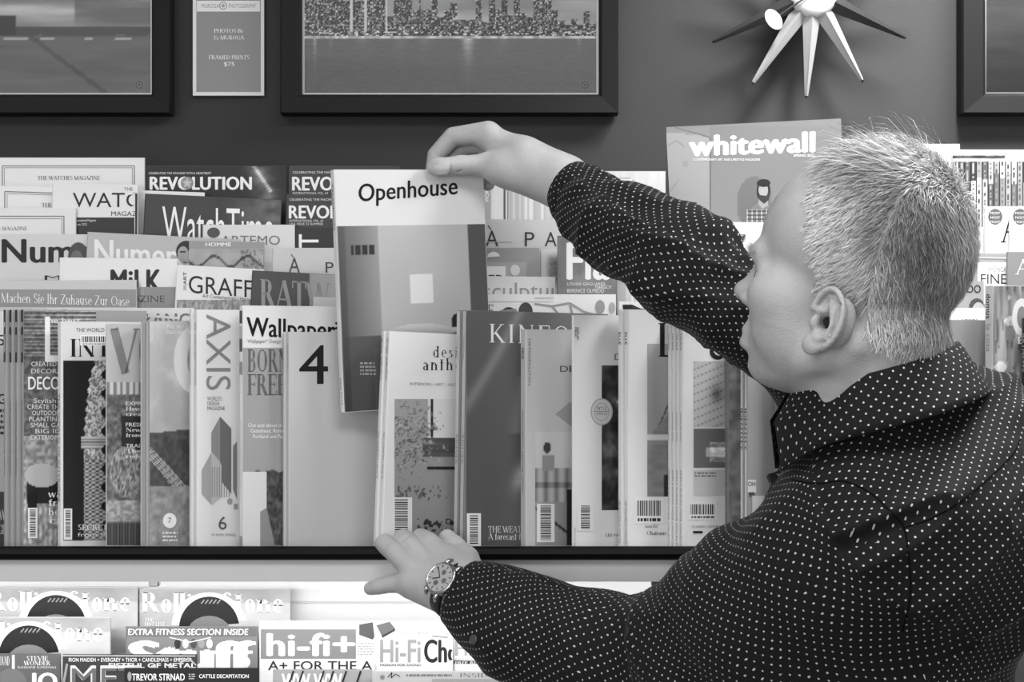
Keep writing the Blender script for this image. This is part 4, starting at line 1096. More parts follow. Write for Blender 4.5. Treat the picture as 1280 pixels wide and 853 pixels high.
# ------------------------------------------------------------------ lower rack
def low(label, x0, x1, ytop, Y, tier, g=.85, roll=0, T=.004):
    W = (x1 - x0) / FP * Y
    return magazine(label, x0, ytop, Y, LOW[tier][1] + .0005, W, None, T, 0, roll, g)
def rolling(s, x, y, w):
    """music paper: grey sky, a dark head of hair in a pale arch and a big script title"""
    k = w / 190.0
    s.pic(x, y + 1, x + w, y + 95, 60, 30, lambda a, b: .62 + .22 * fbm(a * 4, b * 5) - .1 * (b < .2))
    s.text('RollingStone', x + 2 * k, y + 30, x + 182 * k, y + 5, .92, True, part='title', wt=1.2)
    hx = x + 88 * k
    s.disc(hx, y + 46, 47 * k, 41, .93, 'printed_arch', a0=180, a1=360); s.disc(hx, y + 50, 38 * k, 40, .14, 'portrait', a0=180, a1=360); s.rect(hx - 38 * k, y + 49, hx + 38 * k, y + 95, .16, 'portrait')
    s.disc(hx, y + 57, 28 * k, 23, .50, 'portrait'); s.rect(hx - 28 * k, y + 55, hx + 28 * k, y + 95, .48, 'portrait')
    for q in range(5): s.line([(hx - 10 + q * 5, y + 19), (hx - 6 + q * 5, y + 14)], 1.5, .6, 'portrait')
s = low('music paper with script title and dark hair, upper left of the lower rack', -18, 172, 734, 2.135, 3, .7); rolling(s, -18, 734, 190); s.done()
s = low('washed out music paper with script title, right of its twin on the lower rack', 174, 363, 736, 2.140, 3, .72); rolling(s, 174, 736, 189)
s.text('THE', 181, 777, 192, 773, .95, True, part='lettering'); s.text('HOT LIST', 181, 783, 206, 778, .95, True, part='lettering'); s.done()
s = low('music paper with script title in a clear sleeve, lower left corner of the row', -52, 138, 772, 2.080, 2, .7); rolling(s, -52, 772, 190); s.done()
s = low('grey magazine with fat white title under a dark banner of capitals', 157, 322, 784, 2.090, 2, .50)
s.rect(158, 784.5, 321, 796, .42, 'banner'); s.text('EXTRA FITNESS SECTION INSIDE', 160, 794, 310, 786, .95, part='lettering', bold=.05, skew=.004); s.text('Stuff', 160, 835, 320, 799, .93, part='title', bold=.17)
for k in range(5): s.disc(222 + k * 10, 805, 4, 6, (.2, .8, .3, .6, .85)[k], 'printed_shape')
s.line([(212, 797), (238, 803), (264, 797)], 1.2, .9); s.disc(307, 828, 6, 7, .9, 'printed_disc'); s.done()
s = low('white magazine with a grey title block and small black box picture', 324, 470, 777, 2.088, 2, .92)
s.rect(326, 787, 445, 824, .52, 'title_block'); s.text('hi-fi+', 333, 820, 444, 790, .97, part='title', bold=.08); s.text('A+ FOR THE ATTIC', 335, 838, 508, 826, .2, part='lettering', bold=.02); s.text('SPECIAL EXHIBITION ISSUE', 335, 783, 380, 779, .6, part='lettering')
s.poly([(449, 781), (466, 778), (468, 796), (466, 800), (449, 794)], .35); s.lines(447, 803, 467, 820, 5, .7); s.done()
s = low('white magazine with narrow grey and black title and a tilted device', 470, 566, 777, 2.080, 2, .93)
s.poly([(470, 782), (487, 776), (494, 786), (477, 795)], .42); s.poly([(477, 795), (494, 786), (494, 789), (478, 798)], .25)
s.text('Hi-Fi', 475, 828, 526, 798, .60, part='title', bold=.07); s.text('Choice', 530, 828, 602, 798, .15, part='title', bold=.09); s.text('PASSION FOR SOUND', 475, 833, 526, 830, .2, part='lettering', bold=.03); s.text('Choice Electronics', 498, 788, 536, 784, .7, part='lettering'); s.text('Music 2 is a winner', 498, 793, 536, 789, .6, part='lettering')
s.line([(538, 790), (562, 793)], 3, .75); s.line([(540, 795), (560, 797)], 2, .6); s.done()
s = low('white magazine with pale narrow letters under the lower sleeve', 567, 690, 790, 2.088, 2, .93)
s.text('Hi-Fi', 569, 820, 615, 800, .66, part='title', bold=.06); s.line([(567, 828), (645, 829)], 4, .15); s.text('FREE READER COMP', 569, 830.5, 640, 827, .9, part='lettering', bold=.03); s.text('JUNE 2022', 569, 825.5, 590, 823, .6, part='lettering'); s.done()
s = low('dark magazine with white capitals, bottom left corner', -40, 75, 818, 2.040, 1, .38)
s.text('STEVIE', 33, 826, 60, 820.5, .93, True, part='lettering'); s.text('WONDER', 30, 832, 63, 826.5, .93, True, part='lettering'); s.text('SUNSHINE SUPERMAN', 22, 836, 70, 833, .85, part='lettering'); s.text('CAT SOUND', -12, 832, 12, 821, .93, True, part='lettering'); s.rect(15, 819, 18.5, 880, .9); s.disc(14, 856, 20, 20, .45, 'portrait'); s.text('JO', 36, 862, 72, 840, .93, part='title', bold=.1); s.done()
s = low('dark music magazine with jagged silver title', 78, 246, 819, 2.030, 1, .22)
s.line([(78, 820), (244, 820.5)], 1.2, .8); s.text('IRON MAIDEN + EVERGREY + THOR + CANDLEMASS + EMPEROR', 86, 827.5, 240, 822.5, .93, part='lettering', bold=.03); s.text('FISTFUL OF METAL', 136, 835, 245, 829, .93, part='lettering', bold=.06, )
s.text('METAL', 88, 862, 232, 830, .82, part='title', bold=.05); s.text('METAL', 90, 861, 230, 834, .4, part='title', bold=.0); s.line([(84, 830), (80, 853)], 3, .6); s.line([(225, 829), (236, 823), (246, 832)], 2.5, .7); s.done()
s = low('black magazine with two white names, front of the lower row', 155, 322, 836, 2.010, 1, .13)
s.text('TREVOR STRNAD', 165, 851, 231, 842, .95, part='title', bold=.06); s.text('CATTLE DECAPITATION', 249, 848, 311, 843, .93, part='lettering', bold=.05); s.lines(236, 842, 244, 850, 3, .7); s.disc(162, 846, 2.5, 6, .6, 'printed_shape'); s.done()
s = low('grey magazine with slanting black strokes, bottom centre', 341, 465, 838, 2.030, 1, .62)
s.text('WW', 352, 862, 388, 841, .95, part='title', bold=.1); s.text('WW', 392, 862, 428, 841, .95, part='title', bold=.1)
for x in (360, 372, 398, 410, 426, 444): s.line([(x, 860), (x + 7, 839)], 2.2, .12, 'printed_stroke')
s.done()
s = low('pale grey magazine with a handwritten mark and thin capitals, bottom centre', 465, 640, 840, 2.020, 1, .72)
s.line([(485, 847), (490, 841), (489, 848), (494, 843), (500, 846)], 1.1, .1, 'printed_stroke'); s.text('INSIDE', 574, 847, 618, 842, .25, True, part='lettering', wt=.6); s.lines(508, 842, 565, 847, 1, .45); s.rect(540, 849, 640, 870, .6); s.disc(478, 847, 3, 3, .5, 'printed_disc'); s.done()
s = low('dark magazine with white letters beside the lower sleeve', 644, 760, 840, 2.025, 1, .2); s.text('CO', 652, 851, 674, 843, .93, part='title', bold=.1); s.done()
s = low('dark magazine at the lower right, behind the shirt back', 1240, 1330, 800, 2.030, 1, .25); s.done()
for i, x in enumerate((760, 870, 985, 1100)):
    s = low(['white', 'grey', 'pale', 'dark grey'][i] + ' magazine hidden behind the lowered arm', x, x + 104, 812, 2.030, 1, (.85, .6, .78, .35)[i])
# ------------------------------------------------------------------ signed distance modelling for the figure
class SDF:
    def __init__(s): s.P = []
    def add(s, fn, lo, hi, k=0.01, op='u'): s.P.append((fn, np.array(lo), np.array(hi), k, op)); return s
    def cap(s, a, b, ra, rb, k=0.01, op='u'):
        a = np.array(a, float); b = np.array(b, float); ab = b - a; L2 = max(ab @ ab, 1e-12); r = max(ra, rb)
        def fn(p):
            t = np.clip(((p - a) @ ab) / L2, 0, 1)
            return np.linalg.norm(p - a - t[:, None] * ab, axis=1) - (ra + (rb - ra) * t)
        return s.add(fn, np.minimum(a, b) - r, np.maximum(a, b) + r, k, op)
    def chain(s, pts, rad, k=0.008, k0=None, op='u'):
        for i in range(len(pts) - 1): s.cap(pts[i], pts[i + 1], rad[i], rad[i + 1], k0 if (i == 0 and k0) else k, op)
        return s
    def ell(s, c, r, R=None, k=0.01, op='u'):
        c = np.array(c, float); r = np.array(r, float); R = np.eye(3) if R is None else np.array(R)   # rows: axes
        ext = np.sqrt(((R * r[:, None]) ** 2).sum(0))
        def fn(p):
            q = (p - c) @ R.T
            k0 = np.linalg.norm(q / r, axis=1); k1 = np.linalg.norm(q / (r * r), axis=1)
            return k0 * (k0 - 1) / np.maximum(k1, 1e-9)
        return s.add(fn, c - ext, c + ext, k, op)
    def poly(s, pts, rad, k=0.01, op='u'):
        s2 = SDF(); s2.chain(pts, rad, 1e-4); return s.group(s2, k, op)
    def group(s, g, k=0.01, op='u'):
        lo = np.min([p[1] for p in g.P], axis=0); hi = np.max([p[2] for p in g.P], axis=0)
        return s.add(lambda p: g(p, m=.04), lo, hi, k, op)
    def plane(s, c, n, lo, hi):
        """cuts away everything on the n side of c inside the box"""
        c = np.array(c, float); n = np.array(n, float); n = n / np.linalg.norm(n)
        return s.add(lambda p: -((p - c) @ n), lo, hi, 0.001, 'cut')
    def __call__(s, p, m=0.012):
        d = np.full(len(p), 1.0)
        for fn, lo, hi, k, op in s.P:
            mm = m + k
            idx = np.nonzero(np.all((p > lo - mm) & (p < hi + mm), axis=1))[0]
            if not len(idx): continue
            b = fn(p[idx]); a = d[idx]
            if op == 'u':
                h = np.maximum(k - np.abs(a - b), 0) / k; d[idx] = np.minimum(a, b) - h * h * k * .25
            elif op == 's':
                b = -b; h = np.maximum(k - np.abs(a - b), 0) / k; d[idx] = np.maximum(a, b) + h * h * k * .25
            else: d[idx] = np.maximum(a, -b)
        return d
    def mesh(s, h):
        lo = np.min([p[1] for p in s.P if p[4] == 'u'], axis=0) - 4 * h; hi = np.max([p[2] for p in s.P if p[4] == 'u'], axis=0) + 4 * h
        N = np.ceil((hi - lo) / (4 * h)).astype(int) + 1
        c = 4 * h
        I = np.stack(np.meshgrid(*[np.arange(n) for n in N], indexing='ij'), -1).reshape(-1, 3)
        d = s(lo + (I + .5) * c, m=c * 1.5)
        I = I[np.abs(d) < c * 1.25]
        S = np.array([N[1] * 4 + 8, 1]); SY = N[1] * 4 + 8; SZ = N[2] * 4 + 8
        o5 = np.stack(np.meshgrid(*[np.arange(5)] * 3, indexing='ij'), -1).reshape(-1, 3)
        G = (I[:, None, :] * 4 + o5[None]).astype(np.int64)
        key = (G[..., 0] * SY + G[..., 1]) * SZ + G[..., 2]
        uk, inv = np.unique(key, return_inverse=True)
        g = np.stack([uk // (SY * SZ), (uk // SZ) % SY, uk % SZ], -1)
        val = s(lo + g * h, m=h * 6)
        D = val[inv.reshape(-1)].reshape(-1, 5, 5, 5)
        C = [[[D[:, x:4 + x, y:4 + y, z:4 + z] for z in (0, 1)] for y in (0, 1)] for x in (0, 1)]
        neg = sum((C[x][y][z] < 0).astype(np.int8) for x in (0, 1) for y in (0, 1) for z in (0, 1))
        act = (neg > 0) & (neg < 8)
        b, ix, iy, iz = np.nonzero(act)
        base = I[b] * 4 + np.stack([ix, iy, iz], -1)
        cv = {(x, y, z): C[x][y][z][b, ix, iy, iz] for x in (0, 1) for y in (0, 1) for z in (0, 1)}
        acc = np.zeros((len(b), 3)); cnt = np.zeros(len(b))
        for ax in range(3):
            for u in (0, 1):
                for w in (0, 1):
                    p0 = [0, 0, 0]; o = [q for q in range(3) if q != ax]; p0[o[0]] = u; p0[o[1]] = w; p1 = list(p0); p1[ax] = 1
                    a = cv[tuple(p0)]; e = cv[tuple(p1)]; m_ = (a < 0) != (e < 0)
                    t = np.where(m_, a / np.where(m_, a - e, 1), 0)
                    pt = np.tile(np.array(p0, float), (len(b), 1)); pt[:, ax] += t
                    acc += pt * m_[:, None]; cnt += m_
        V = lo + (base + acc / cnt[:, None]) * h
        bk = (base[:, 0].astype(np.int64) * SY + base[:, 1]) * SZ + base[:, 2]
        order = np.argsort(bk); sk = bk[order]
        def look(q):
            j = np.clip(np.searchsorted(sk, q), 0, len(sk) - 1)
            return np.where(sk[j] == q, order[j], -1)
        st = [SY * SZ, SZ, 1]; Q = []
        for ax in range(3):
            p1 = [0, 0, 0]; p1[ax] = 1
            a = cv[(0, 0, 0)]; e = cv[tuple(p1)]; m_ = np.nonzero((a < 0) != (e < 0))[0]
            u, w = st[(ax + 1) % 3], st[(ax + 2) % 3]; k = bk[m_]
            q = np.stack([m_, look(k - u), look(k - u - w), look(k - w)], -1)
            flip = a[m_] > 0
            q[flip] = q[flip][:, ::-1]
            Q.append(q[(q >= 0).all(1)])
        return V, np.concatenate(Q)

def vnormals(V, Q):
    n = np.cross(V[Q[:, 2]] - V[Q[:, 0]], V[Q[:, 3]] - V[Q[:, 1]]); out = np.zeros_like(V)
    for i in range(4): np.add.at(out, Q[:, i], n)
    return out / np.maximum(np.linalg.norm(out, axis=1, keepdims=True), 1e-12)

# ------------------------------------------------------------------ pose
HS = 1.04
al = math.radians(25); be = math.radians(17)
hf = np.array([-math.cos(al) * math.cos(be), math.sin(al) * math.cos(be), math.sin(be)])
hl = np.array([-math.sin(al), -math.cos(al), 0.0])
hu = np.cross(hl, hf) * -1
if hu[2] < 0: hu = -hu
HO = P(1080, 312, 1.46)
def HL(f, l, u): return HO + (hf * f + hl * l + hu * u) * HS
HR = np.array([hf, hl, hu])
W_L = P(588, 744, 1.80); E_L = P(850, 848, 1.68); S_L = P(1110, 668, 1.45)
W_R = P(705, 228, 1.96); E_R = P(850, 342, 1.785); S_R = P(1055, 510, 1.80)
def PP(*a): return [P(*q) for q in a]

body = SDF()
# trunk and arms (under the shirt)
body.ell((.41, 1.60, CZ - .19), (.11, .165, .13), k=.03)
body.ell((.36, 1.60, CZ - .40), (.10, .14, .22), k=.05)
body.cap(P(1125, 520, 1.56), S_L, .055, .055, .03); body.cap(P(1125, 520, 1.56), S_R, .055, .05, .03)
body.cap(S_L, E_L, .052, .040, .02); body.cap(E_L, W_L, .042, .027, .015)
body.cap(S_R, E_R, .040, .036, .02); body.cap(E_R, W_R, .037, .0245, .015)
# neck
body.cap(HL(-.035, 0, -.06), P(1125, 510, 1.54), .055 * HS, .062, .02)
body.cap(HL(-.012, .0, -.11), P(1088, 515, 1.535), .039, .041, .02)
body.cap(HL(-.026, .052, -.085), HL(-.02, .030, -.155), .011, .011, .020)        # the neck's long muscle
# head
def he(c, r, k=.012, op='u', R=HR): body.ell(HL(*c), np.array(r) * HS, R, k, op)
def hc(a, b, ra, rb, k=.01, op='u'): body.cap(HL(*a), HL(*b), ra * HS, rb * HS, k, op)
he((-.007, 0, .008), (.0885, .077, .086)); he((.035, 0, .0), (.058, .062, .060), .02)
hc((.080, -.028, -.029), (.080, .028, -.029), .0135, .0135, .012)
he((.034, 0, -.07), (.050, .055, .065), .02)
for s_ in (1, -1):
    he((.048, s_ * .042, -.062), (.032, .023, .026), .015)
    hc((-.008, s_ * .054, -.098), (.044, s_ * .018, -.126), .014, .014, .014)
    he((.030, s_ * .041, -.092), (.034, .016, .024), .014)
he((.049, 0, -.104), (.029, .031, .027), .014); he((.050, 0, -.128), (.0215, .022, .016), .010)
he((.02, 0, -.098), (.050, .046, .036), .016)
hc((.022, 0, -.112), (-.040, .0, -.112), .026, .042, .022)
hc((.083, 0, -.036), (.0915, 0, -.064), .0070, .0100, .007)
he((.0945, 0, -.0665), (.0110, .0105, .0095), .005)
for s_ in (1, -1):
    he((.083, s_ * .0125, -.071), (.012, .0075, .0075), .006)
    he((.098, s_ * .034, -.047), (.014, .016, .011), .012, 's')
    hc((.080, s_ * .018, -.040), (.071, s_ * .043, -.041), .005, .005, .006)      # upper lid
    hc((.078, s_ * .022, -.054), (.070, s_ * .042, -.053), .004, .004, .006)      # lower lid
    he((.092, s_ * .006, -.077), (.004, .003, .003), .003, 's')
hc((.0755, -.019, -.099), (.0755, .019, -.099), .0065, .0065, .006)
hc((.0745, -.017, -.110), (.0745, .017, -.110), .0072, .0072, .006)
hc((.0830, -.024, -.1045), (.0830, .024, -.1045), .0022, .0022, .003, 's')
he((.079, 0, -.122), (.007, .018, .005), .008, 's')
# ears
def ear(sg):
    c22, s22 = math.cos(math.radians(24)), math.sin(math.radians(24))
    ef = np.array([c22, -s22, 0]); eo = np.array([s22, c22, 0]); o = np.array([-.007, .0800, -.066])
    def E(a, b, c):
        q = o + ef * a + eo * c + np.array([0, 0, b]); return HL(q[0], q[1] * sg, q[2])
    R = np.array([hf * ef[0] + hl * ef[1] * sg, hf * eo[0] + hl * eo[1] * sg, hu])
    body.ell(E(0, .0, .0), np.array([.0165, .0050, .0265]) * HS, R, .004)
    body.ell(E(.008, -.024, .003), np.array([.010, .0055, .009]) * HS, R, .005)
    body.ell(E(-.002, .0, -.012), np.array([.014, .012, .022]) * HS, R, .008)
    hx = []
    for t in np.linspace(-35, 250, 25):
        tt = math.radians(t); rx, rz = .0172, .0262
        hx.append(E(rx * math.cos(tt) * (.9 if math.cos(tt) > 0 else 1) , .001 + rz * math.sin(tt), .0065 if 0 < t < 240 else .004))
    hx = [E(.010, .006, .003)] + hx[4:]
    body.poly(hx, [.0022 * HS] + [.0028 * HS] * (len(hx) - 1), .004)
    body.poly([E(.004, .019, .003), E(-.004, .010, .005), E(-.0085, -.002, .006), E(-.006, -.014, .006), E(.002, -.018, .005)], [.0026] * 5, .003)
    body.chain([E(-.007, .017, .003), E(-.006, .008, .005)], [.0026] * 2, .003)
    body.ell(E(.002, -.003, .006), np.array([.0078, .0100, .0098]) * HS, R, .003, 's')
    body.ell(E(.0055, -.003, -.001), np.array([.0045, .0140, .0055]) * HS, R, .002, 's')
    body.ell(E(.0045, .013, .006), np.array([.0028, .0045, .008]) * HS, R, .002, 's')
    body.ell(E(-.0125, .004, .007), np.array([.0016, .0030, .016]) * HS, R, .002, 's')
    body.ell(E(.0125, -.005, .003), np.array([.0035, .0045, .006]) * HS, R, .004)
    body.ell(E(.004, -.0165, .0045), np.array([.004, .003, .003]) * HS, R, .003)
ear(1); ear(-1)

# the lowered left hand, spread over the edge strip
g = 1.0
for q, r in ((P(512, 727, 1.842), .0130), (P(518, 711, 1.846), .0135), (P(533, 702, 1.850), .0140), (P(555, 697, 1.852), .0135)):
    body.cap(W_L, q, .025, r, .010)
    body.ell(q - np.array([.002, .006, -.002]), (.0085, .009, .0085), None, .006)
body.cap(P(572, 752, 1.812), P(514, 735, 1.842), .022, .0130, .014)
body.cap(P(585, 728, 1.815), P(562, 704, 1.846), .022, .015, .014)
body.chain(PP((588, 722, 1.822), (583, 699, 1.850), (569, 683, 1.868), (559, 672, 1.883)), [.019, .0145, .0115, .0100], .005, .016)
fg = SDF()
fg.poly(PP((506, 729, 1.843), (486, 731, 1.853), (472, 734, 1.860), (463, 736, 1.865)), [.0120, .0100, .0094, .0080], .0018)
fg.poly(PP((513, 709, 1.846), (493, 690, 1.858), (481, 680, 1.874), (481, 686, 1.884)), [.0140, .0125, .0120, .0095], .0018)
fg.poly(PP((530, 699, 1.850), (514, 682, 1.864), (504, 674, 1.880), (504, 681, 1.886)), [.0140, .0125, .0120, .0095], .0018)
fg.poly(PP((551, 693, 1.852), (537, 679, 1.866), (526, 673, 1.882), (525, 680, 1.887)), [.0140, .0125, .0118, .0095], .0018)
body.group(fg, .005)

for a_, b_2 in (((474, 684, 1.8545), (486, 678, 1.8530)), ((500, 676, 1.862), (510, 672, 1.861)), ((498, 676, 1.862), (508, 671, 1.861))):
    body.cap(P(*a_), P(*b_2), .0013, .0013, .003, 's')

# the raised right hand, thumb in front of the magazine, fingers behind it
body.cap(W_R, P(655, 198, 1.965), .0255, .026, .02)
body.cap(W_R, P(612, 172, 1.985), .0250, .0155, .02); body.cap(W_R, P(616, 180, 2.000), .0230, .0150, .02)
body.cap(W_R, P(622, 190, 2.010), .0220, .0140, .02); body.cap(W_R, P(630, 203, 2.018), .0210, .0135, .02)
body.cap(P(690, 228, 1.958), P(625, 213, 1.960), .022, .0175, .018)
body.cap(P(640, 220, 1.965), P(668, 228, 1.965), .014, .014, .015)
body.chain(PP((628, 211, 1.962), (607, 206, 1.966), (576, 207, 1.962), (551, 208, 1.952)), [.0165, .0140, .0122, .0108], .004, .015)
body.ell(P(547, 209, 1.951), (.014, .0085, .0118), None, .004)
for x_ in (571, 575):
    body.cap(P(x_, 199, 1.9530), P(x_ + 1, 214, 1.9530), .0010, .0010, .002, 's')
fg2 = SDF()
fg2.poly(PP((610, 166, 1.984), (566, 171, 1.998), (545, 194, 2.004), (540, 222, 2.002)), [.0150, .0122, .0112, .0095], .0018)
fg2.poly(PP((616, 176, 2.000), (582, 182, 2.020), (562, 202, 2.020), (556, 226, 2.012)), [.0145, .0122, .0112, .0095], .0018)
fg2.poly(PP((622, 186, 2.010), (598, 190, 2.036), (580, 208, 2.034), (572, 230, 2.022)), [.0140, .0118, .0108, .0092], .0018)
fg2.poly(PP((630, 202, 2.018), (612, 204, 2.038), (600, 216, 2.036), (610, 230, 2.024)), [.0130, .0105, .0098, .0090], .0018)
body.group(fg2, .007)

import time as _t
_t0 = _t.time()
BV, BQ = body.mesh(0.0019)
print('body', len(BV), len(BQ), _t.time() - _t0)

SKIN = mat('skin', 0.5, rough=0.52, spec=0.35, attr='Col')
nt = SKIN.node_tree; b_ = nt.nodes['Principled BSDF']
tc = nt.nodes.new('ShaderNodeTexCoord'); vo = nt.nodes.new('ShaderNodeTexVoronoi'); vo.inputs['Scale'].default_value = 700; n2 = nt.nodes.new('ShaderNodeTexNoise'); n2.inputs['Scale'].default_value = 130; n2.inputs['Detail'].default_value = 4
ad = nt.nodes.new('ShaderNodeMath'); ad.operation = 'ADD'; bp = nt.nodes.new('ShaderNodeBump'); bp.inputs['Strength'].default_value = .35; bp.inputs['Distance'].default_value = .0008
nt.links.new(tc.outputs['Object'], vo.inputs['Vector']); nt.links.new(tc.outputs['Object'], n2.inputs['Vector']); nt.links.new(vo.outputs['Distance'], ad.inputs[0]); nt.links.new(n2.outputs['Fac'], ad.inputs[1]); nt.links.new(ad.outputs[0], bp.inputs['Height']); nt.links.new(bp.outputs['Normal'], b_.inputs['Normal'])

man = empty('person', 'grey haired man in a dark dotted shirt, lifting a magazine from the rack', 'person', loc=(.36, 1.58, 0))
body_o = fast_mesh('body', BV - np.array([.36, 1.58, 0]), BQ, SKIN, man)
# tone of the skin: hairline stubble, brows and lips a little darker; ear hole's shade painted in
def hloc(V): d = (V - HO) / HS; return d @ hf, d @ hl, d @ hu
f_, l_, u_ = hloc(BV)
tone = .67 + .04 * (fbm(BV[:, 0] * 45, BV[:, 1] * 45, BV[:, 2] * 45) - .5) * 2 + .0 * f_
inhead = np.linalg.norm(BV - HO, axis=1) < .22
def smooth(e0, e1, x): t = np.clip((x - e0) / (e1 - e0), 0, 1); return t * t * (3 - 2 * t)
def hairmask(f, l, u):
    # front edge of the hair as a function of height in the head
    fb = np.interp(u, [-.075, -.055, -.03, -.005, .02, .05, .075, .10], [-.036, .012, .018, .036, .040, .052, .058, .045])
    fb = fb + .004 * np.sin(u * 260) 
    ear_ = ((f + .010) / .024) ** 2 + ((u + .068) / .036) ** 2 < 1
    low = u < np.interp(f, [-.12, -.09, -.046, -.03, .0], [-.082, -.086, -.078, -.064, -.050]) 
    return (f < fb) & ~ear_ & ~low
hm = hairmask(f_, l_, u_) & inhead
stub = inhead & (u_ < -.085) & (f_ > .02)
tone = np.where(stub, tone - .05 * fbm(BV[:, 0] * 300, BV[:, 1] * 300, BV[:, 2] * 300), tone)
tone = np.where(hm, .56, tone)
lip = inhead & (f_ > .076) & (np.abs(u_ + .104) < .010) & (np.abs(l_) < .022)
tone = np.where(lip, .55, tone)
earhole_shade = inhead & (((f_ + .005) / .0050) ** 2 + ((u_ + .068) / .0055) ** 2 < 1) & (np.abs(l_) < .082)
tone = np.where(earhole_shade, .3, tone)  # shade of the ear canal put into the skin colour
ca = body_o.data.color_attributes.new('Col', 'FLOAT_COLOR', 'POINT')
o4 = np.ones((len(BV), 4), np.float32); o4[:, :3] = lina(tone)[:, None]; ca.data.foreach_set('color', o4.ravel())

OFF = np.array([.36, 1.58, 0])
# ------------------------------------------------------------------ hair: short strands, each a slim curved ribbon
NB = vnormals(BV, BQ)
rs = np.random.RandomState(5)
cand = np.nonzero(hm)[0]
NS = 34000
pick = rs.choice(cand, NS)
f0, l0, u0 = f_[pick], l_[pick], u_[pick]
dens = np.clip(1.1 - smooth(.035, .075, u0) * smooth(-.015, .045, f0) * .88, 0, 1)
fb = np.interp(u0, [-.075, -.055, -.03, -.005, .02, .05, .075, .10], [-.036, .012, .018, .036, .040, .052, .058, .045])
edge = smooth(-.002, .018, fb - f0)
keep = rs.rand(NS) < dens * (.35 + .65 * edge)
pick = pick[keep]; f0, l0, u0, edge = f0[keep], l0[keep], u0[keep], edge[keep]; n_ = len(pick)
root = BV[pick] + rs.normal(0, .0008, (n_, 3)); N = NB[pick]
top = smooth(.045, .09, u0)
# comb: forward and down at the temples, down at the back, swept forward and across on top
cf = np.where(f0 > -.03, .55, -.25) * (1 - top) + .55 * top
cu = -.85 * (1 - top) + .15 * top
cl = .35 * top * np.where(l0 > 0, 1, -.2)
sw = fbm(f0 * 26, u0 * 26, l0 * 26) - .5
comb = cf[:, None] * hf + cu[:, None] * hu + cl[:, None] * hl
comb += hf * (sw * 1.6)[:, None] + rs.normal(0, .22, (n_, 3))
comb -= (comb * N).sum(1)[:, None] * N
comb /= np.linalg.norm(comb, axis=1, keepdims=True)
low_ = smooth(-.10, -.03, u0)
Ls = (.006 + .008 * low_ + .015 * top) * (.55 + .45 * edge) * rs.uniform(.7, 1.25, n_) * np.where((rs.rand(n_) < .04) & (top > .3), 1.8, 1)
lift = (.32 + .35 * top * rs.rand(n_) + .12 * low_)
wd = rs.uniform(.00022, .00042, n_)
side = np.cross(N, comb)
V = np.zeros((n_, 7, 3)); 
for j, t in enumerate((0, .4, .75)):
    c = root - N * .0005 + comb * (Ls * t * (1 - .15 * t))[:, None] + N * (Ls * lift * (t - .55 * t * t) * 1.3)[:, None]
    V[:, 2 * j] = c - side * (wd * (1 - .4 * t))[:, None]; V[:, 2 * j + 1] = c + side * (wd * (1 - .4 * t))[:, None]
V[:, 6] = root + comb * (Ls * .86)[:, None] + N * (Ls * lift * .5)[:, None]
base = np.arange(n_)[:, None] * 7
Q = np.concatenate([base + np.array([0, 1, 3, 2]), base + np.array([2, 3, 5, 4]), base + np.array([4, 5, 6, 6])])
tri = np.concatenate([base + np.array(t) for t in ((0, 1, 3), (0, 3, 2), (2, 3, 5), (2, 5, 4), (4, 5, 6))])
HAIR = mat('grey_hair', 0.7, rough=0.42, spec=0.35, attr='Col')
hair = fast_mesh('hair', V.reshape(-1, 3) - OFF, tri, HAIR, man, 3)
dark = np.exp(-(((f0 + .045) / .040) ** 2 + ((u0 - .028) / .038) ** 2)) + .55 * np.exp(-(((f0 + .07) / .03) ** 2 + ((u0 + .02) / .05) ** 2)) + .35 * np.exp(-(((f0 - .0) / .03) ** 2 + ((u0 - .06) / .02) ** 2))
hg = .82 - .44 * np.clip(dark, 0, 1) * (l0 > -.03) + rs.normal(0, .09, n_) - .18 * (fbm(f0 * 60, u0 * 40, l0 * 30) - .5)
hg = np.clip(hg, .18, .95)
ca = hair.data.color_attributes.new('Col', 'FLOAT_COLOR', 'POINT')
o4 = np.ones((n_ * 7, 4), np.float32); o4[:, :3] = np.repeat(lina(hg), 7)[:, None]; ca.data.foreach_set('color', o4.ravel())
tag(hair, 'short silver hair, darker at the crown')
# brows
nb_ = 500; bl = rs.uniform(-1, 1, nb_); sg = np.sign(bl); bt = np.abs(bl)
br = np.array([HL(.0945 - .012 * t * t, s_ * (.012 + .032 * t), -.031 + .004 * math.sin(t * 3) + d) for s_, t, d in zip(sg, bt, rs.normal(0, .002, nb_))])
bd = np.array([hl * s_ * .8 + hf * .25 + hu * .25 for s_ in sg]) + rs.normal(0, .25, (nb_, 3))
Vb = np.zeros((nb_, 3, 3)); Vb[:, 0] = br - hu * .0003; Vb[:, 1] = br + hu * .0003; Vb[:, 2] = br + bd * .007
ob = fast_mesh('eyebrows', Vb.reshape(-1, 3) - OFF, np.arange(nb_ * 3).reshape(-1, 3), mat('brow_hair', 0.68, rough=.6), man, 3)

# eyes
EYEW = mat('eye_white', .85, rough=.15); IRIS = mat('iris_grey', .2, rough=.1)
for s_ in (1, -1):
    c = HL(.0690, s_ * .031, -.0475) - OFF
    Mx = Matrix.Translation(Vector(c)) @ Matrix((tuple(hl), tuple(hu), tuple(hf))).transposed().to_4x4()
    pr = [(.0125 * math.sin(t), .0125 * math.cos(t)) for t in np.linspace(math.pi - .01, .01, 14)]
    e = MB().lathe(pr, Mx, 20).build('eye', EYEW, man, True)
    MB().lathe([(.0058, .0113), (.004, .0124), (.0005, .0129)], Mx, 18).build('iris', IRIS, e, True)

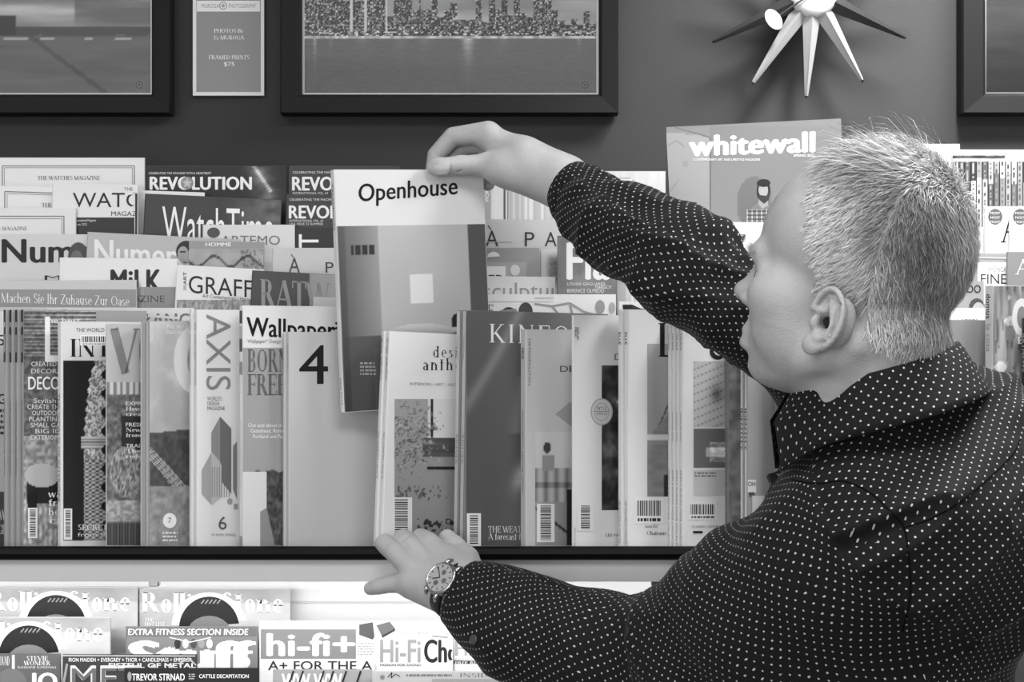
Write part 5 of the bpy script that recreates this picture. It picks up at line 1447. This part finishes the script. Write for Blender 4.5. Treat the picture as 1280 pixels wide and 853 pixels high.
# nails
NAIL = mat('fingernail', .70, rough=.3)
def nail(name, c, nrm, along, w, L):
    nrm = Vector(nrm).normalized(); along = Vector(along); along = (along - nrm * along.dot(nrm)).normalized(); sd = nrm.cross(along)
    V = []; F = []; nx_, ny_ = 6, 6; c = Vector(c)
    for j in range(ny_ + 1):
        for i in range(nx_ + 1):
            a = i / nx_ * 2 - 1; b = j / ny_ * 2 - 1
            ww = w * math.sqrt(max(0, 1 - max(0, abs(b) - .35) ** 2 * 1.6))
            V.append(c + sd * a * ww + along * b * L - nrm * (a * a * w * .45 + max(0, b) ** 2 * L * .15))
    for j in range(ny_):
        for i in range(nx_): q = j * 7 + i; F.append((q, q + 1, q + 8, q + 7))
    o = MB().add([v - Vector(OFF) for v in V], F).build(name, NAIL, man, True)
nail('thumbnail', P(552, 209, 1.9395), (-.12, -1, .05), (-1, 0, -.02), .0086, .0100)
nail('fingernail', P(464, 733, 1.8585), (-.35, -.6, .55), (-1, .1, -.1), .0050, .0055)

# ------------------------------------------------------------------ the shirt
sh = SDF()
axW_L = (P(660, 785, 1.765) - W_L); axW_L /= np.linalg.norm(axW_L)
axW_R = (E_R - W_R); axW_R /= np.linalg.norm(axW_R)
LA = PP((582, 744, 1.803), (610, 760, 1.79), (660, 785, 1.765), (750, 815, 1.72), (850, 846, 1.68), (900, 826, 1.62), (980, 772, 1.54), (1050, 715, 1.49), (1108, 672, 1.46))
LR = [.0385, .0480, .0560, .0640, .0740, .080, .088, .092, .088]
sh.chain(LA, LR, .02)
sh.cap(P(830, 800, 1.66), P(930, 745, 1.58), .050, .070, .03)
sh.cap(P(640, 790, 1.76), P(760, 835, 1.71), .045, .055, .03)
RA = PP((712, 232, 1.955), (735, 255, 1.93), (775, 290, 1.87), (850, 338, 1.79), (943, 395, 1.765), (1045, 490, 1.79))
RR = [.0300, .0400, .0470, .0530, .0520, .052]
sh.chain(RA, RR, .02)
sh.cap(P(790, 268, 1.87), P(880, 305, 1.79), .030, .035, .02)
NBs = P(1120, 505, 1.56)
sh.cap(P(1128, 560, 1.56), S_L, .070, .080, .05); sh.cap(P(1125, 560, 1.60), S_R, .068, .060, .04)
sh.ell((.425, 1.60, CZ - .175), (.148, .20, .160), k=.06)
sh.ell((.357, 1.60, CZ - .38), (.138, .180, .22), k=.06)
sh.ell((.350, 1.60, CZ - .58), (.140, .178, .17), k=.06)
sh.cap(P(1060, 595, 1.60), P(1056, 700, 1.58), .052, .065, .045)
# cuff ends and hem
c0 = P(577, 742, 1.805); sh.plane(c0, -axW_L, c0 - .09, c0 + .09)
c1 = P(709, 230, 1.957); sh.plane(c1, -axW_R, c1 - .08, c1 + .08)
_t0 = _t.time()
SV, SQ = sh.mesh(0.0042)
print('shirt', len(SV), _t.time() - _t0)
SN = vnormals(SV, SQ)

def spline(pts, n=90):
    pts = [np.array(p) for p in pts]; pts = [2 * pts[0] - pts[1]] + pts + [2 * pts[-1] - pts[-2]]; out = []
    m = len(pts) - 3
    for i in range(n + 1):
        x = min(i / n * m, m - 1e-6); k = int(x); t = x - k; p0, p1, p2, p3 = pts[k:k + 4]
        out.append(.5 * ((2 * p1) + (p2 - p0) * t + (2 * p0 - 5 * p1 + 4 * p2 - p3) * t * t + (-p0 + 3 * p1 - 3 * p2 + p3) * t ** 3))
    return np.array(out)
class Arm:
    def __init__(s, pts, up):
        s.c = spline(pts); d = np.gradient(s.c, axis=0); s.t = d / np.linalg.norm(d, axis=1, keepdims=True)
        s.L = np.concatenate([[0], np.cumsum(np.linalg.norm(np.diff(s.c, axis=0), axis=1))]); s.a = []; u = np.array(up, float)
        for t in s.t:
            u = u - t * (u @ t); u /= np.linalg.norm(u); s.a.append(u)
        s.a = np.array(s.a); s.b = np.cross(s.t, s.a)
    def uv(s, p):
        best = np.full(len(p), 9.); idx = np.zeros(len(p), int)
        for i, c in enumerate(s.c):
            d = ((p - c) ** 2).sum(1); m = d < best; best[m] = d[m]; idx[m] = i
        q = p - s.c[idx]; tl = s.L[idx] + (q * s.t[idx]).sum(1)
        th = np.arctan2((q * s.b[idx]).sum(1), (q * s.a[idx]).sum(1))
        return tl, th, np.sqrt(best)
AL = Arm(LA, (0, 0.2, -1)); AR = Arm(RA, (0, 1, -.3))
YA = P(1130, 660, 1.37); YB = P(1265, 575, 1.45); ys = (YB[2] - YA[2]) / (YB[0] - YA[0])
SHL = P(1128, 655, 1.40)
ah_n = P(1128, 655, 1.45) - P(980, 772, 1.54); ah_n /= np.linalg.norm(ah_n)       # across the left armhole
def region(p):
    tl, th, dl = AL.uv(p); tr, thr, dr = AR.uv(p)
    inL = (dl < .125) & (((p - P(1092, 680, 1.42)) @ ah_n) < 0) & (p[:, 1] < 1.86)
    inR = (dr < .10) & (p[:, 0] < P(1015, 520, 1.79)[0]) & (p[:, 2] > CZ - .12) & ~inL
    yoke = p[:, 2] > YA[2] + (p[:, 0] - YA[0]) * ys
    reg = np.where(inL, 0, np.where(inR, 1, np.where(yoke, 2, 3)))
    return reg, tl, th, tr, thr
# folds
reg, tl, th, tr, thr = region(SV)
def ridge(n): return 1 - np.abs(2 * n - 1)
X, Y_, Z = SV.T
dsp = np.zeros(len(SV))
wL = np.clip(1 - np.abs(tl - .30) / .12, 0, 1) + np.clip(1 - tl / .12, 0, 1) * .6
nL = ridge(vnoise(tl * 24 + 1.5 * np.sin(th), th * 1.1 + 3)) ** 2
dsp = np.where(reg == 0, .0085 * (nL - .3) * (.35 + wL) + .0035 * (fbm(tl * 14 + th * .8, th * 1.3, o=3) - .5), dsp)
nR = ridge(vnoise(tr * 9 + th * 0, thr * 1.6 + tr * 9 + 5)) ** 2
dsp = np.where(reg == 1, .0085 * (nR - .3) + .006 * (ridge(vnoise(tr * 30, thr * 1.0 + 1)) ** 2 - .3) * np.clip(tr / .1, .2, 1), dsp)
dsp = dsp * np.where(reg == 0, np.clip((tl - .02) / .04, 0, 1), np.where(reg == 1, np.clip((tr - .02) / .04, 0, 1) * np.clip((AR.L[-1] - .09 - tr) / .08, .25, 1), 1))
a1 = Z * 20 - X * 9 + 2 * Y_; a2 = X * 6 + Y_ * 5
nT = ridge(fbm(a1, a2, o=2)) ** 3
dsp = np.where(reg >= 2, .0145 * (nT - .35) * np.where(reg == 2, 1, .55) + .004 * (fbm(X * 20, Z * 24, Y_ * 20) - .5), dsp)
SV = SV + SN * dsp[:, None]

SHIRT = mat('dotted_cotton', 0.1, rough=0.8, spec=0.22)
nt = SHIRT.node_tree; b_ = nt.nodes['Principled BSDF']
uvn = nt.nodes.new('ShaderNodeUVMap'); uvn.uv_map = 'UVMap'
def vm(op, *ins):
    n = nt.nodes.new('ShaderNodeVectorMath'); n.operation = op
    for i, v in enumerate(ins):
        if hasattr(v, 'links'): nt.links.new(v, n.inputs[i])
        else: n.inputs[i].default_value = v
    return n.outputs['Value' if op in ('LENGTH', 'DISTANCE') else 'Vector']
def ma(op, a, b=None):
    n = nt.nodes.new('ShaderNodeMath'); n.operation = op
    for i, v in enumerate((a, b)):
        if v is None: continue
        if hasattr(v, 'links'): nt.links.new(v, n.inputs[i])
        else: n.inputs[i].default_value = v
    return n.outputs[0]
PIT = 0.0104; DOT = 0.00088
ds = []
for off in ((0, 0, 0), (.5, .5, 0)):
    q = vm('ADD', vm('DIVIDE', uvn.outputs[0], (PIT, PIT, 1)), off)
    q = vm('SUBTRACT', vm('FRACTION', q), (.5, .5, 0)); q = vm('MULTIPLY', q, (1, 1, 0)); ds.append(vm('LENGTH', q))
dm = ma('MINIMUM', ds[0], ds[1]); msk = ma('LESS_THAN', dm, DOT / PIT)
mx = nt.nodes.new('ShaderNodeMix'); mx.data_type = 'RGBA'; d0 = lin(.072); d1 = lin(.74)
mx.inputs[6].default_value = (d0, d0, d0, 1); mx.inputs[7].default_value = (d1, d1, d1, 1)
nt.links.new(msk, mx.inputs[0]); nt.links.new(mx.outputs[2], b_.inputs['Base Color'])
b_.inputs['Sheen Weight'].default_value = .03
wv = nt.nodes.new('ShaderNodeTexNoise'); wv.inputs['Scale'].default_value = 900; tc = nt.nodes.new('ShaderNodeTexCoord'); nt.links.new(tc.outputs['Object'], wv.inputs['Vector'])
bp = nt.nodes.new('ShaderNodeBump'); bp.inputs['Strength'].default_value = .3; bp.inputs['Distance'].default_value = .0005; nt.links.new(wv.outputs['Fac'], bp.inputs['Height']); nt.links.new(bp.outputs['Normal'], b_.inputs['Normal'])

def set_uv(o, UV):
    ul = o.data.uv_layers.new(name='UVMap'); ul.data.foreach_set('uv', UV.astype(np.float32).ravel())
shirt = fast_mesh('shirt', SV - OFF, SQ, SHIRT, man)
cen = SV[SQ].mean(1); rg, _, th_c, _, thr_c = region(cen)
vtl, vth, _ = AL.uv(SV); vtr, vthr, _ = AR.uv(SV)
UV = np.zeros((len(SQ), 4, 2))
def wrap(a, ref): return a - 2 * math.pi * np.round((a - ref) / (2 * math.pi))
UV[..., 0] = vtl[SQ]; UV[..., 1] = wrap(vth[SQ], th_c[:, None]) * np.interp(vtl[SQ], [0, .05, .1, .3, .6], [.045, .052, .060, .080, .090])
m1 = rg == 1; UV[m1, :, 0] = vtr[SQ[m1]]; UV[m1, :, 1] = wrap(vthr[SQ[m1]], thr_c[m1][:, None]) * np.interp(vtr[SQ[m1]], [0, .06, .2, .5], [.034, .042, .054, .066])
e1 = np.array([.93, .30, .20]); e1 /= np.linalg.norm(e1); nn = np.array([.15, -.72, .68]); nn /= np.linalg.norm(nn); e2 = np.cross(nn, e1); e1 = np.cross(e2, nn)
m2 = rg == 2; UV[m2, :, 0] = (SV @ e1)[SQ[m2]]; UV[m2, :, 1] = (SV @ e2)[SQ[m2]]
m3 = rg == 3; ang = np.arctan2(SV[:, 0] - .37, -(SV[:, 1] - 1.6)); angc = np.arctan2(cen[:, 0] - .37, -(cen[:, 1] - 1.6))
UV[m3, :, 0] = wrap(ang[SQ[m3]], angc[m3][:, None]) * .20; UV[m3, :, 1] = SV[:, 2][SQ[m3]]
set_uv(shirt, UV.reshape(-1, 2))
tag(shirt, 'dark shirt with small white dots')

# collar: stand and folded fall round the neck
cr = P(1094, 473, 1.49); tilt = math.radians(16)
ce1 = np.array([math.cos(tilt), 0.0, math.sin(tilt)]); ce2 = np.array([0, 1.0, 0]); cn = np.array([-math.sin(tilt), 0, math.cos(tilt)])
def collar_pt(phi, r, h):
    return cr + ce1 * (math.cos(phi) * r * 1.10) + ce2 * (math.sin(phi) * r * 1.12) + cn * h
V = []; UVc = []; F = []; nph = 96; prof = [(.064, -.020), (.067, .004), (.0705, .012), (.0745, .013), (.078, .006), (.084, -.012), (.0905, -.030), (.093, -.037), (.0905, -.038), (.086, -.030), (.080, -.018)]
for i in range(nph + 1):
    phi = -math.pi + .10 + (2 * math.pi - .20) * i / nph
    near = math.exp(-((abs(phi) - math.pi) / .5) ** 2)
    for j, (r, h) in enumerate(prof):
        hh_ = h - near * .022 * (j >= 6) ; rr = r + near * .012 * (j >= 5) + .0015 * math.sin(phi * 5 + j)
        V.append(collar_pt(phi, rr, hh_)); UVc.append((phi * .085, [0, .024, .033, .038, .045, .064, .083, .09, .092, .1, .11][j]))
npf = len(prof)
for i in range(nph):
    for j in range(npf - 1): F.append((i * npf + j, i * npf + j + 1, (i + 1) * npf + j + 1, (i + 1) * npf + j))
V = np.array(V); F = np.array(F); UVc = np.array(UVc)
co = fast_mesh('collar', V - OFF, F[:, ::-1], SHIRT, man); set_uv(co, UVc[F[:, ::-1]].reshape(-1, 2))
# cuffs
def cuff(arm, i0, L, r0, r1, name='cuff', shift=0.0, sq=1.0):
    c = arm.c[0]; t = arm.t[0]; a = arm.a[0]; b = arm.b[0]; V = []; UVc = []
    prof = [(r0 - .006, .012), (r0 - .0035, .001), (r0, -.0005), (r0 + .0015, .003), (r1, L * .6), (r1 + .001, L), (r1 - .006, L + .004)]
    n = 48
    for i in range(n + 1):
        q = 2 * math.pi * i / n
        for j, (r, h) in enumerate(prof):
            V.append(c + t * (h + shift) + (a * math.cos(q) * sq + b * math.sin(q)) * r); UVc.append((h, q * r0 * 1.1))
    k = len(prof); F = [(i * k + j, (i + 1) * k + j, (i + 1) * k + j + 1, i * k + j + 1) for i in range(n) for j in range(k - 1)]
    F = np.array(F); UVc = np.array(UVc); o = fast_mesh(name, np.array(V) - OFF, F, SHIRT, man); set_uv(o, UVc[F].reshape(-1, 2)); return o
cuff(AL, 0, .045, .0405, .0485, shift=-.006); cuff(AR, 0, .045, .0325, .0430, shift=-.006)
# seams and buttons sit on the cloth
from mathutils.bvhtree import BVHTree
bvh = BVHTree.FromPolygons([tuple(v) for v in SV], [tuple(int(i) for i in q) for q in SQ])
SEAM = mat('shirt_seam', .04, rough=.95, spec=.1)
def seam(pts, r=.0007, n=40):
    cs = spline([np.array([x, y, 0.]) for x, y in pts], n); out = []
    for x, y, _ in cs:
        o = Vector((0, 0, CZ)); d = (Vector(P(x, y, 1.4)) - o).normalized(); hit = bvh.ray_cast(o, d)
        if hit[0] is not None: out.append(hit[0] - Vector(OFF) + hit[1] * -.0002 if hit[1].dot(d) > 0 else hit[0] - Vector(OFF) + hit[1] * .0002)
    if len(out) > 2: MB().tube(out, r, 6).build('seam', SEAM, man, True)
seam([(1130, 660), (1165, 648), (1210, 620), (1262, 573), (1275, 550)])
seam([(990, 600), (1020, 605), (1055, 602), (1090, 618), (1115, 642), (1130, 660), (1136, 700), (1138, 745), (1128, 790)], .0008)
BUT = mat('shirt_button', .25, rough=.3)
for px, py in ((593, 800),):
    o = Vector((0, 0, CZ)); d = (Vector(P(px, py, 1.4)) - o).normalized(); hit = bvh.ray_cast(o, d)
    if hit[0] is not None:
        nrm = hit[1] if hit[1].dot(d) < 0 else -hit[1]
        Mx = Matrix.Translation(hit[0] - Vector(OFF)) @ nrm.to_track_quat('Z', 'Y').to_matrix().to_4x4()
        MB().lathe([(.0005, .0026), (.003, .0024), (.0048, .003), (.0056, .002), (.0056, 0)][::-1], Mx, 20).build('button', BUT, man, True)

# ------------------------------------------------------------------ trousers and shoes
tr_ = SDF()
hip = np.array([.36, 1.60, .90])
tr_.ell(hip, (.145, .175, .13), k=.05)
for sy, fx in ((-.10, .33), (.10, .42)):
    kn = np.array([fx - .01, 1.60 + sy, .50]); an = np.array([fx + .02, 1.60 + sy * 1.1, .10])
    tr_.cap(hip + np.array([0, sy * .8, -.06]), kn, .095, .068, .05); tr_.cap(kn, an, .066, .056, .03)
tr_.cap((.36, 1.60, .98), (.36, 1.60, 1.0), .135, .13, .03)
tr_.plane((.36, 1.6, .06), (0, 0, -1), np.array([0, 1.2, -.1]), np.array([.8, 2.0, .06]))
TV, TQ = tr_.mesh(.009)
fast_mesh('trousers', TV - OFF, TQ, mat('dark_denim', .22, rough=.85, bump=.3, bscale=300), man)
SHOE = mat('black_leather', .12, rough=.4)
for sy, fx in ((-.11, .35), (.11, .44)):
    so = SDF(); y = 1.60 + sy
    so.cap((fx, y, .06), (fx - .03, y, .05), .040, .042, .02); so.cap((fx - .03, y, .045), (fx - .17, y + .01, .036), .043, .034, .02)
    so.plane((fx, y, .003), (0, 0, -1), np.array([fx - .4, y - .2, -.1]), np.array([fx + .2, y + .2, .003]))
    V_, Q_ = so.mesh(.006); V_[:, 2] = np.maximum(V_[:, 2], 0.001)
    fast_mesh('shoe', V_ - OFF, Q_, SHOE, man)

# ------------------------------------------------------------------ wristwatch (worn, its own thing)
ax = -axW_L
ax = -np.array([.58, -.64, -.365]); ax /= np.linalg.norm(ax); nw = np.array([-.64, -.50, .60]); nw -= ax * (nw @ ax); nw /= np.linalg.norm(nw); bw = np.cross(nw, ax)
bvb = BVHTree.FromPolygons([tuple(v) for v in BV], [tuple(int(i) for i in q) for q in BQ])
o_c = Vector((0, 0, CZ)); d_c = (Vector(P(556, 727, 1.4)) - o_c).normalized(); hb_ = bvb.ray_cast(o_c, d_c)[0]
wc = np.array(hb_) + nw * .0065
cw = wc - nw * .034                       # centre of the wrist under the watch
watch = empty('wristwatch', 'steel chronograph watch with a dark leather strap, on the left wrist', 'watch', M=Matrix.Translation(Vector(cw)))
STL = mat('watch_steel', .72, rough=.22, metal=1.0); DIAL = mat('silver_dial', .70, rough=.35, metal=.3); DARK = mat('dark_leather', .12, rough=.6); INK = mat('dial_ink', .1, rough=.4); SUBD = mat('subdial_grey', .5, rough=.4)
Rw = Matrix((tuple(bw), tuple(ax), tuple(nw))).transposed().to_4x4()
Cs = Matrix.Translation(Vector(wc - cw)) @ Rw
MB().lathe([(.001, -.0045), (.0185, -.0045), (.0203, -.003), (.0203, .002), (.0190, .0045), (.0172, .0052), (.0170, .0040), (.001, .0040)], Cs, 40).build('case', STL, watch, True)
d_ = MB().lathe([(.001, .0040), (.0169, .0040), (.0169, .0043), (.001, .0043)], Cs, 36).build('dial', DIAL, watch)
mk = MB()
for k in range(12):
    a = k * math.pi / 6; 
    for t_ in (0,): 
        p0 = Cs @ Vector((.0125 * math.cos(a), .0125 * math.sin(a), .0046)); p1 = Cs @ Vector((.0155 * math.cos(a), .0155 * math.sin(a), .0046)); mk.tube([p0, p1], .0005, 5)
mk.build('hour_marks', INK, d_)
for cx, cy in ((-.0075, 0), (.0075, 0), (0, -.0075)):
    M3 = Cs @ Matrix.Translation((cx, cy, .0044)); MB().lathe([(.0030, 0), (.0034, .0003), (.0028, .0004), (.0027, 0)], M3, 18).build('subdial', SUBD, d_)
for a, L in ((.9, .010), (2.2, .014)):
    MB().tube([Cs @ Vector((0, 0, .0052)), Cs @ Vector((L * math.cos(a), L * math.sin(a), .0052))], .0005, 5).build('hand', INK, watch)
for sy in (-1, 1):
    for sx in (-1, 1):
        MB().tube([Cs @ Vector((sy * .0165, sx * .0095, .001)), Cs @ Vector((sy * .0215, sx * .0092, -.001)), Cs @ Vector((sy * .0245, sx * .0090, -.005))], [.0032, .0028, .0018], 8).build('lug', STL, watch, True)
for sx, r in ((0, .0028), (-.008, .0018), (.008, .0018)):
    MB().tube([Cs @ Vector((sx, -.0195, .0)), Cs @ Vector((sx, -.0235, .0))], r, 10).build('crown' if sx == 0 else 'push_button', STL, watch, True)
V = []; F = []; n = 56; wd_ = .0098
for i in range(n + 1):
    q = 2 * math.pi * i / n
    rr = .0330; rb = .0300
    for r_, s2 in ((rr, -1), (rr + .0022, -.8), (rr + .0022, .8), (rr, 1)):
        V.append(np.array(bw) * math.sin(q) * (r_ ) * 1.0 + np.array(nw) * math.cos(q) * (r_ - .005) + np.array(ax) * wd_ * s2)
for i in range(n):
    for j in range(4): F.append((i * 4 + j, i * 4 + (j + 1) % 4, (i + 1) * 4 + (j + 1) % 4, (i + 1) * 4 + j))
MB().add(V, F).build('strap', DARK, watch, True)
